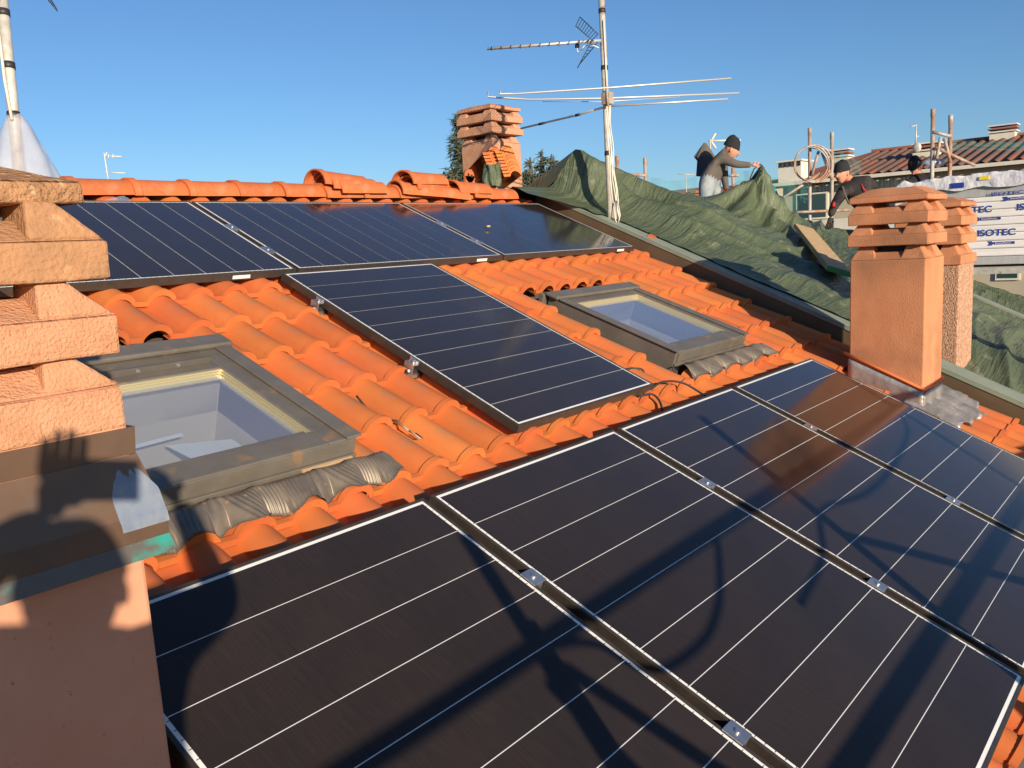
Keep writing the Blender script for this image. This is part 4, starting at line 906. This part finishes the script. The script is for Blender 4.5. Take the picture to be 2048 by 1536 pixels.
# ================================================================== PEOPLE
def skin_mesh(name, J, E, mats, seg_mat, parent, sub=2, root_v=0):
    names = list(J); me = bpy.data.meshes.new(name + '_rig'); me.from_pydata([J[n][0] for n in names], [(names.index(a), names.index(b)) for a, b in E], [])
    o = bpy.data.objects.new(name + '_rig', me); COL.objects.link(o)
    md = o.modifiers.new('Skin', 'SKIN'); md.use_smooth_shade = True
    if not me.skin_vertices: bpy.context.view_layer.objects.active = o
    for i, n in enumerate(names):
        rr = J[n][1]; me.skin_vertices[0].data[i].radius = (rr, rr) if not isinstance(rr, tuple) else rr
        me.skin_vertices[0].data[i].use_root = (i == root_v)
    s_ = o.modifiers.new('Sub', 'SUBSURF'); s_.levels = sub; s_.render_levels = sub
    bpy.context.view_layer.update(); dg = bpy.context.evaluated_depsgraph_get()
    m2 = bpy.data.meshes.new_from_object(o.evaluated_get(dg)); bpy.data.objects.remove(o)
    for m in mats: m2.materials.append(m)
    segs = [(V(J[a][0]), V(J[b][0]), seg_mat.get((a, b), 0)) for a, b in E]
    for p in m2.polygons:
        c_ = p.center; best = 1e9
        for a, b, mi in segs:
            ab = b - a; t_ = max(0, min(1, (c_ - a).dot(ab) / max(ab.length_squared, 1e-9))); d = (c_ - a - ab * t_).length
            if d < best: best = d; p.material_index = mi
        p.use_smooth = True
    m2.transform(WM[parent.name].inverted()); ob = bpy.data.objects.new(name, m2); COL.objects.link(ob); ob.parent = parent; WM[ob.name] = WM[parent.name].copy(); return ob
def head(parent, c, face, hatm=KNIT, tilt=V((0, 0, 1)), pom=0.0, s_=1.0):
    y = face.normalized(); x = y.cross(tilt).normalized(); z = x.cross(y); M = Matrix((x, y, z)).transposed()
    def q(a, b, c_): return c + M @ (V((a, b, c_)) * s_)
    mb = MB()
    def fn(a, b):
        th = 2 * math.pi * a; ph = math.pi * (b - 0.5); X = 0.074 * math.cos(ph) * math.cos(th); Y = 0.093 * math.cos(ph) * math.sin(th); Z = 0.118 * math.sin(ph)
        if Z < 0: X *= 1 - 0.28 * (-Z / 0.118); Y = Y * (1 - 0.12 * (-Z / 0.118)) + (0.012 if Y > 0 else 0.018) * (-Z / 0.118)
        f = max(0, math.sin(th)) * math.cos(ph)
        if abs(X) < 0.02 and Y > 0 and -0.045 < Z < 0.03: Y += 0.016 * (1 - abs(X) / 0.02) * (1 - abs(Z + 0.02) / 0.05 if abs(Z + .02) < .05 else 0)
        if 0.012 < abs(X) < 0.05 and Y > 0 and 0.0 < Z < 0.03: Y -= 0.007
        return q(X, Y, Z)
    mb.grid(fn, 32, 24)
    for sx in (-1, 1): mb.ell(q(0.074 * sx, -0.005, -0.01), (0.012, 0.02, 0.032), M, 8, 6)
    mb.ell(q(0, 0.108, -0.028), (0.013, 0.017, 0.016), M, 8, 6)
    h_ = mb.build('head', SKIN, parent)
    mb = MB()
    for sx in (-1, 1): mb.ell(q(0.03 * sx, 0.083, 0.012), (0.011, 0.006, 0.007), M, 8, 5); mb.tube([q(0.014 * sx, 0.094, 0.032), q(0.046 * sx, 0.080, 0.030)], 0.004, 5)
    mb.tube([q(-0.022, 0.090, -0.062), q(0, 0.097, -0.064), q(0.022, 0.090, -0.062)], 0.004, 5); mb.build('face_features', EYE, h_)
    mb = MB()
    def hf(a, b):
        th = 2 * math.pi * a; k = b; r_ = 1.10 * math.cos(k * math.pi / 2 * 0.97) ** 0.72
        if k < 0.16: r_ *= 1.04
        return q(0.078 * r_ * math.cos(th), 0.096 * r_ * math.sin(th) - 0.010, 0.022 + (0.122 + pom) * math.sin(k * math.pi / 2) - 0.010 * math.sin(th))
    mb.grid(hf, 24, 12); mb.build('hat', hatm, h_)
    return h_
def hand(parent, wrist, d, nrm, m=SKIN, s_=1.0, curl=0.6):
    d = d.normalized(); sdv = d.cross(nrm).normalized(); n_ = sdv.cross(d).normalized()
    J = {'w': (wrist, 0.022 * s_), 'p': (wrist + d * 0.05 * s_, (0.030 * s_, 0.017 * s_))}; E = [('w', 'p')]
    for i, (o_, L_) in enumerate(((-0.030, .068), (-0.010, .078), (0.010, .074), (0.028, .058))):
        k = wrist + d * 0.085 * s_ + sdv * o_ * s_; a = k + (d * math.cos(curl) - n_ * math.sin(curl)) * L_ * .5 * s_; b = a + (d * math.cos(curl * 2.2) - n_ * math.sin(curl * 2.2)) * L_ * .5 * s_
        J['k%d' % i] = (k, 0.0105 * s_); J['m%d' % i] = (a, 0.0092 * s_); J['t%d' % i] = (b, 0.0078 * s_); E += [('p', 'k%d' % i), ('k%d' % i, 'm%d' % i), ('m%d' % i, 't%d' % i)]
    a = wrist + d * 0.03 * s_ - sdv * 0.035 * s_; b = a + (d * .7 - sdv * .5 - n_ * .4).normalized() * 0.035 * s_; J['u'] = (a, 0.012 * s_); J['v'] = (b, 0.009 * s_); E += [('p', 'u'), ('u', 'v')]
    return skin_mesh('hand', J, E, [m], {}, parent, sub=1)

def body(root, P, mats, segm, sub=2, fat=1.0):
    E = [('pel', 'waist'), ('waist', 'chest'), ('chest', 'neck'), ('neck', 'skull'), ('chest', 'sL'), ('sL', 'eL'), ('eL', 'wL'), ('chest', 'sR'), ('sR', 'eR'), ('eR', 'wR'),
         ('pel', 'hL'), ('hL', 'kL'), ('kL', 'aL'), ('aL', 'tL'), ('pel', 'hR'), ('hR', 'kR'), ('kR', 'aR'), ('aR', 'tR')]
    rr = dict(pel=0.145, waist=0.135, chest=0.165, neck=0.06, skull=0.05, sL=0.075, eL=0.052, wL=0.036, sR=0.075, eR=0.052, wR=0.036, hL=0.10, kL=0.068, aL=0.045, tL=0.04, hR=0.10, kR=0.068, aR=0.045, tR=0.04)
    return skin_mesh('body', {k: (P[k], rr[k] * (fat if k in ('pel', 'waist', 'chest', 'sL', 'eL', 'sR') else (1.0 + (fat - 1) * 2 if k == 'neck' else 1))) for k in rr}, E, mats, segm, root, sub)
def segs(top=0, leg=1, skin=2, boot=3):
    d = {}
    for e in (('pel', 'waist'), ('pel', 'hL'), ('pel', 'hR'), ('hL', 'kL'), ('hR', 'kR'), ('kL', 'aL'), ('kR', 'aR')): d[e] = leg
    d[('pel', 'waist')] = top; d[('neck', 'skull')] = skin; d[('aL', 'tL')] = boot; d[('aR', 'tR')] = boot
    return d

# worker 1, bending to the right over the peak
D1 = 11.0; A1 = lambda x, y, dd=0: at(x, y, D1 + dd)
w1 = thing('person', (9.0, 3.1, 0.38), 'bending worker in grey sweatshirt, faded jeans and black knit hat holding up a cable', 'person')
P = dict(pel=A1(1415, 368), waist=A1(1417, 352), chest=A1(1434, 324), neck=A1(1452, 303), skull=A1(1462, 300), sL=A1(1441, 316, -.16), eL=A1(1474, 329, -.22), wL=A1(1503, 330, -.2),
         sR=A1(1446, 325, .15), eR=A1(1449, 357, .12), wR=A1(1453, 380, .05), hL=A1(1411, 378, -.09), kL=A1(1411, 425, -.14), aL=A1(1404, 500, -.1), tL=A1(1418, 506, -.1),
         hR=A1(1424, 378, .09), kR=A1(1450, 412, .1), aR=A1(1440, 495, .12), tR=A1(1455, 503, .12))
body(w1, P, [GREYJ, JEANS, SKIN, BLKJ], segs())
head(w1, A1(1463, 299, -.02), RIGHT * 0.95 + DOWN * 0.35 - FWD * 0.15, KNIT, pom=0.03)
hand(w1, P['wL'], RIGHT, -FWD, curl=0.9); hand(w1, P['wR'], RIGHT * .5 + DOWN, -FWD, REDC, curl=0.8)
t = thing('power_tool', A1(1553, 390), 'teal power tool hanging by its black cord from the bending worker hand', 'tool')
mb = MB(); mb.tube([A1(1545, 372, -.2), A1(1549, 382, -.2), A1(1553, 392, -.2), A1(1558, 398, -.2)], [0.022, 0.026, 0.03, 0.045], 10); mb.build('grip', TOOLT, t)
mb = MB(); mb.ell(A1(1561, 397, -.25), (0.045, 0.045, 0.03), None, 10, 6); mb.build('nozzle', ZINC, t)
mb = MB(); pts = [A1(1520, 328, -.2), A1(1527, 335, -.2), A1(1535, 352, -.2), A1(1545, 372, -.2)]; mb.tube(smooth(pts), 0.008, 6); mb.tube([A1(1518, 330, -.2), A1(1508, 338, -.2), A1(1501, 355, -.2), A1(1497, 378, -.25), A1(1494, 400, -.3)], 0.008, 6); mb.build('cord', RUBBER, t)
# jacket hanging behind him
def jk(a, b):
    th = 2 * math.pi * a; c_ = at(1410 - 1.5 * b, 286 + 66 * b, 11.5)
    wd = 0.022 + 0.105 * min(1, b / 0.42) if b < 0.42 else 0.127 - 0.05 * min(1, (b - 0.42) * 9) + 0.02 * b
    return c_ + RIGHT * math.cos(th) * wd * (1 + 0.18 * math.sin(th * 7) * (b > .1)) + FWD * math.sin(th) * wd * .45 + V((0, 0, .035)) * math.sin(th * 3) * (b < .5) * b
mb = MB(); mb.grid(jk, 42, 24); mb.m = [1 if (k // 42) < 10 else 0 for k in range(len(mb.f))]
put_on('hooded_jacket', mb, [NAVY, GREYJ], 'dark jacket with brown grey hood hung on a post behind the bending worker', 'jacket')

# worker 2, leaning down behind the tall chimney
D3 = 9.9; A2 = lambda x, y, dd=0: at(x, y, D3 + dd)
w2 = thing('person', (9.1, 1.5, 0.26), 'smiling worker in black jacket and dark knit hat leaning down behind the tall chimney', 'person')
P = dict(pel=A2(1738, 415, .2), waist=A2(1728, 400, .15), chest=A2(1711, 378, .05), neck=A2(1699, 360), skull=A2(1690, 352), sL=A2(1690, 378, -.15), eL=A2(1668, 412, -.2), wL=A2(1660, 434, -.2),
         sR=A2(1734, 362, .1), eR=A2(1757, 388, .1), wR=A2(1752, 415, .1), hL=A2(1742, 430, .1), kL=A2(1730, 480, .1), aL=A2(1740, 540, .2), tL=A2(1728, 548, .15), hR=A2(1755, 430, .3), kR=A2(1752, 480, .3), aR=A2(1760, 540, .4), tR=A2(1748, 548, .35))
body(w2, P, [BLKJ, NAVY, SKIN, BLKJ], segs())
head(w2, A2(1683, 346, -.03), -RIGHT * 0.75 - FWD * 0.65 + DOWN * 0.25, KNIT)
hand(w2, P['wL'], DOWN - RIGHT * .1, -FWD, BLKJ, curl=.5); hand(w2, P['wR'], DOWN, -FWD, BLKJ)
rod(w2, [A2(1668, 405, -.26), A2(1666, 414, -.27)], 0.02, 6, REDC, 'red_patch'); rod(w2, [A2(1722, 368, -.10), A2(1727, 378, -.12), A2(1733, 384, -.1)], 0.010, 6, REDC, 'red_patch')
rod(w2, [A2(1684, 372, -.22), A2(1692, 395, -.22), A2(1698, 408, -.2)], 0.012, 6, GREYJ, 'collar_edge')
# worker 3, only the head over the pallet
w3 = thing('person', (10.6, 0.9, 0.26), 'crouching worker in black hat whose head just shows above the white wrapped pallet', 'person')
D4 = 11.4; A3 = lambda x, y, dd=0: at(x, y, D4 + dd)
P = dict(pel=A3(1845, 420), waist=A3(1843, 400), chest=A3(1840, 375), neck=A3(1836, 348), skull=A3(1833, 340), sL=A3(1815, 368, -.1), eL=A3(1805, 395, -.1), wL=A3(1812, 415, -.1), sR=A3(1862, 368), eR=A3(1875, 395), wR=A3(1868, 415),
         hL=A3(1838, 430), kL=A3(1812, 440, -.1), aL=A3(1835, 470), tL=A3(1820, 475), hR=A3(1852, 430), kR=A3(1835, 445, .2), aR=A3(1860, 470, .2), tR=A3(1848, 475, .2))
body(w3, P, [BLKJ, NAVY, SKIN, BLKJ], segs(), 1); head(w3, A3(1831, 334), -RIGHT * .5 - FWD * .3 + DOWN * .6, KNIT)
hand(w3, P['wL'], DOWN, -FWD, BLKJ); hand(w3, P['wR'], DOWN, -FWD, BLKJ)
mb = MB(); mb.tube([at(1843, 325, 11.2), at(1850, 325, 11.2), at(1858, 325, 11.2), at(1885, 325, 11.2), at(1888, 325, 11.2)], [0.014, 0.02, 0.048, 0.046, 0.03], 12)
put_on('water_bottle', mb, FILM, 'clear plastic water bottle beside the crouching worker head', 'bottle')

# the photographer and the near scaffold stand behind the camera; their shadows fall across the roof
ph = thing('person', (-2.18, -2.5, -0.94), 'person in dark winter jacket holding up a phone behind the picture', 'person')
P = dict(pel=V((-2.29, -2.55, 0.0)), waist=V((-2.29, -2.5, 0.20)), chest=V((-2.27, -2.44, 0.50)), neck=V((-2.22, -2.42, 0.67)), skull=V((-2.15, -2.37, 0.68)),
         sL=V((-2.38, -2.42, 0.70)), eL=V((-2.44, -2.25, 0.74)), wL=V((-2.05, -2.08, 0.83)), sR=V((-2.07, -2.42, 0.585)), eR=V((-1.79, -2.29, 0.56)), wR=V((-1.755, -2.10, 0.78)),
         hL=V((-2.40, -2.55, -0.08)), kL=V((-2.38, -2.50, -.50)), aL=V((-2.38, -2.57, -.88)), tL=V((-2.38, -2.44, -.90)), hR=V((-2.18, -2.55, -0.08)), kR=V((-2.17, -2.5, -.50)), aR=V((-2.17, -2.57, -.88)), tR=V((-2.15, -2.44, -.90)))
body(ph, P, [BLKJ, NAVY, SKIN, BLKJ], segs(), fat=1.48)
head(ph, V((-2.145, -2.36, 0.76)), V((.5, .75, .1)), KNIT)
hand(ph, P['wL'], V((.45, .3, .75)), V((.6, .7, 0)), curl=.3); hand(ph, P['wR'] , V((-.5, .25, .75)), V((.6, .7, 0)), curl=.3)
Mph = Matrix.Translation(CAM - FWD * 0.05 - RIGHT * 0.01 - DOWN * 0.045) @ Matrix((RIGHT, FWD, -DOWN)).transposed().to_4x4()
mb = MB(); mb.box((-0.075, -0.004, -0.037), (0.075, 0.004, 0.037), Mph); put_on('phone', mb, BLKP, 'black phone held sideways by the person behind the picture', 'phone')

ns = thing('scaffold', (0, -2.6, -8), 'near scaffold at the eave whose shadow crosses the lower solar panels', 'scaffold')
for (x, y, zt_) in ((-1.245, -2.9, 0.66), (0.455, -2.9, 0.72), (2.155, -2.9, 0.80), (-0.885, -2.12, 0.20), (0.83, -2.12, -0.42), (2.53, -2.12, -0.42), (-2.945, -2.9, 0.7)):
    mb = MB(); mb.tube([(x, y, -8), (x, y, zt_)], 0.026, 10); mb.build('post', RUSTY, ns)
for (a, b, r_) in (((-3.2, -2.9, 0.347), (3.2, -2.9, 0.40), 0.026), ((-3.2, -2.9, -0.135), (3.2, -2.9, -0.10), 0.026),
                   ((0.455, -2.9, 0.17), (1.20, -2.9, -0.24), 0.02), ((-1.2, -2.9, 0.30), (-0.93, -2.9, -0.02), 0.02), ((-1.28, -2.9, 0.30), (-1.10, -2.9, -0.13), 0.018),
                   ((-1.245, -2.9, -1.03), (-0.885, -2.12, -1.03), 0.026), ((0.455, -2.9, -1.03), (0.83, -2.12, -1.03), 0.026)):
    rod(ns, [a, b], r_, 8, RUSTY, 'rail')
def swag(pts, r_=0.011):
    mb = MB(); mb.tube(smooth(pts), r_, 6); mb.build('hung_cable', RUBBER, ns)
swag([(-1.245, -2.9, 0.36), (-1.06, -2.9, 0.31), (-0.94, -2.9, 0.207), (-0.68, -2.9, 0.19), (-0.476, -2.9, 0.232), (-0.32, -2.9, 0.30), (-0.2, -2.9, 0.36)])
swag([(-0.15, -2.9, 0.12), (0.205, -2.9, 0.165), (0.50, -2.9, 0.255), (0.9, -2.9, 0.22), (1.37, -2.9, 0.235), (1.93, -2.9, 0.305), (2.2, -2.9, 0.42)])
for k in range(3):
    mb = MB(); mb.box((-3.4, -2.84 + k * 0.235, -1.0), (3.4, -2.62 + k * 0.235, -0.955)); mb.build('deck_board', WOOD, ns)

# ================================================================== BACKGROUND BUILDINGS
def ribbed(mb, x0, z0, x1, z1, ya, yb, pitch=0.26, nx=1, mi=0):
    n = int(abs(yb - ya) / pitch * 4)
    def fn(a, b):
        y = ya + (yb - ya) * a; return V((x0 + (x1 - x0) * b, y, z0 + (z1 - z0) * b + 0.05 * math.cos(2 * math.pi * y / pitch)))
    mb.grid(fn, n, nx, mi, True)
def windowp(owner, x, ya, yb, za, zb, m=WINM):
    mb = MB(); mb.box((x - 0.06, ya, za), (x + 0.0, yb, zb)); f = mb.build('window', WHITEP, owner)
    mb = MB(); mb.box((x - 0.075, ya + .06, za + .06), (x - 0.061, yb - .06, zb - .06)); mb.build('pane', m, f)
b1 = thing('apartment_building', (28, 2, -8), 'long cream building with weathered red brown tile roof beyond the workers', 'building')
mb = MB(); mb.box((25, -8, -8), (33, 9.05, 2.25)); mb.build('wall', FACADE, b1)
mb = MB(); ribbed(mb, 24.6, 2.36, 29.6, 3.40, -8.5, 7.6, 0.30); rf = mb.build('roof', OLDROOF, b1)
mb = MB(); mb.box((29.4, -8.5, 3.38), (29.8, 7.7, 3.46)); ribbed(mb, 29.6, 3.40, 34.4, 2.36, -8.5, 7.6, .3); mb.build('ridge', REDROOF, b1)
mb = MB(); mb.add([(24.6, 7.6, 2.36), (24.6, 9.9, 2.30), (29.6, 7.6, 3.42)], [(0, 1, 2)]); mb.add([(29.6, 7.6, 3.42), (24.6, 9.9, 2.30), (34.4, 9.9, 2.3), (34.4, 7.6, 2.36)], [(0, 1, 2), (0, 2, 3)]); mb.build('hip_roof', REDROOF, b1)
mb = MB(); mb.box((24.5, -8.5, 2.24), (24.62, 9.95, 2.34)); mb.build('gutter', WHITEP, b1)
mb = MB(); mb.box((24.93, 7.2, 2.0), (24.99, 8.9, 2.2)); mb.build('awning', AWN, b1)
mb = MB(); mb.box((24.93, 5.0, 1.98), (24.99, 6.4, 2.2)); mb.build('awning', AWN, b1)
for (ya, yb, za, zb) in ((7.6, 8.6, 1.15, 1.98), (5.2, 6.2, 1.1, 1.9), (2.0, 3.1, .9, 1.9), (-1, 0.2, .9, 1.9), (2.35, 2.95, -0.85, -0.5), (6.6, 7.6, -0.3, 0.2), (8.0, 8.7, -0.3, .2), (4.2, 5.0, -1.6, -.6), (-1, 0.4, -1.6, -.6)): windowp(b1, 25, ya, yb, za, zb)
mb = MB(); mb.box((24.4, 4.4, 0.62), (25, 9.0, 0.70)); mb.box((24.4, 4.4, .70), (24.46, 9.0, 1.12)); mb.build('balcony', WHITEP, b1)
mb = MB(); mb.box((24.9, 6.9, 0.4), (24.98, 9.05, 0.48)); mb.build('string_course', DARKM, b1)
mb = MB(); mb.box((24.7, 8.35, 2.2), (25.6, 9.08, 2.95)); c_ = mb.build('chimney', WHITEP, rf)
mb = MB(); mb.box((24.64, 8.3, 2.97), (25.66, 9.14, 3.02)); mb.build('cap', WHITEP, c_)
mb = MB()
for k in range(5): mb.box((24.66, 8.36 + k * .15, 2.83), (24.72, 8.44 + k * .15, 2.95))
mb.build('vent_opening', DARKM, c_)
for (x, y, z0, z1) in ((27.2, 5.35, 2.7, 3.32), (29.3, 3.65, 3.2, 3.78), (28.6, 8.5, 2.9, 3.55)):
    mb = MB(); mb.box((x - .25, y - .35, z0), (x + .25, y + .35, z0 + (z1 - z0) * .5)); c_ = mb.build('chimney', WHITEP, rf)
    for k in range(3):
        mb = MB(); zz_ = z0 + (z1 - z0) * (.5 + .17 * k); mb.box((x - .3, y - .4, zz_ + .02), (x + .3, y + .4, zz_ + (z1 - z0) * .10)); mb.build('vent_slab', (WHITEP, REDROOF, WHITEP)[k], c_)
mb = MB(); mb.ell(at(1834, 295, 26.0), (0.05, 0.13, 0.16), None, 10, 8)
o = put_on('satellite_dish', mb, ZINC, 'grey satellite dish on the long tiled roof', 'satellite dish')
b2 = thing('apartment_building', at(1340, 420, 46), 'low building with plain brown roof seen between the mast and the bending worker', 'building')
q = [at(1270, 392, 46), at(1425, 398, 46), at(1425, 372, 52), at(1300, 386, 52)]
mb = MB(); mb.add(q, [(0, 1, 2, 3)]); mb.build('roof', OLDROOF, b2)
mb = MB(); mb.add([q[0], q[1], q[1] - V((0, 0, 9)), q[0] - V((0, 0, 9))], [(0, 1, 2, 3)]); mb.add([q[2], q[3], q[3] - V((0, 0, 9)), q[2] - V((0, 0, 9))], [(0, 1, 2, 3)]); mb.build('wall', FACADE2, b2)
mb = MB(); c_ = at(1384, 397, 45.5); mb.box((-.35, -.35, -1), (.35, .35, .2), Matrix.Translation(c_)); ck = mb.build('chimney', REDROOF, b2); mb = MB(); mb.box((-.5, -.5, .25), (.5, .5, .38), Matrix.Translation(c_)); mb.build('cap_slab', REDROOF, ck)
b3 = thing('apartment_building', at(1500, 430, 34), 'building with brown roof strip behind the teal net beside the bending worker', 'building')
q = [at(1440, 392, 36), at(1600, 372, 36), at(1600, 352, 42), at(1440, 374, 42)]
mb = MB(); mb.add(q, [(0, 1, 2, 3)]); mb.build('roof', OLDROOF, b3)
mb = MB(); mb.add([q[0], q[1], q[1] - V((0, 0, 9)), q[0] - V((0, 0, 9))], [(0, 1, 2, 3)]); mb.build('wall', FACADE2, b3)
b4 = thing('low_shed', (20, 1.5, -8), 'low red tiled roof below the long building at the right edge', 'shed')
mb = MB(); ribbed(mb, 17.5, -2.2, 22, -1.15, -4, 9, 0.3); mb.build('roof', REDROOF, b4); mb = MB(); mb.box((18, -3.8, -8), (21.8, 8.8, -2.2)); mb.build('wall', FACADE2, b4)

# ================================================================== TREES
def conifer(label, top, height, rad, seed, nb_=150, lean=0.0):
    random.seed(seed); base = V((top.x, top.y, top.z - height))
    t = thing('conifer', V((top.x, top.y, -8)), label, 'tree')
    mb = MB(); mb.tube([V((top.x, top.y, -8)), base, top], [0.28, 0.2, 0.02], 8); mb.build('trunk', BARK, t)
    mb = MB(); br = MB()
    for i in range(nb_):
        f = random.random() ** 0.8; z = top.z - f * height; L_ = rad * (0.16 + f) * random.uniform(.6, 1.12); a = random.uniform(0, 6.283)
        d = V((math.cos(a), math.sin(a), random.uniform(-.05, .35))); p = V((top.x, top.y, z)); q = p + d * L_; br.tube([p, q], [0.03, 0.006], 4)
        for k in range(int(10 + 26 * L_ / rad)):
            s_ = random.uniform(.15, 1.0); c_ = p + d * L_ * s_ + V((random.uniform(-.16, .16), random.uniform(-.16, .16), random.uniform(-.22, .08))) * (.5 + f)
            for m_ in range(3):
                e = V((random.gauss(0, 1), random.gauss(0, 1), random.gauss(-.2, .7))).normalized() * random.uniform(.10, .24); n_ = e.cross(V((random.gauss(0, 1), random.gauss(0, 1), random.gauss(0, 1)))).normalized() * 0.022
                mb.add([c_ - n_, c_ + n_, c_ + e + d * .05], [(0, 1, 2)])
    br.build('branch', BARK, t); mb.build('crown', NEEDLE, t); random.seed(11)
conifer('dark conifer half hidden behind the far chimney', at(922, 222, 26), 3.2, 0.85, 3, 130)
conifer('conifer tip on the left of the trio above the tarpaulin', at(1060, 314, 26), 1.5, 0.42, 4, 24)
conifer('middle conifer tip just above the tarpaulin mound', at(1083, 305, 26.5), 1.5, 0.34, 5, 24)
conifer('conifer tip on the right of the trio above the tarpaulin', at(1103, 308, 26), 1.5, 0.42, 6, 24)
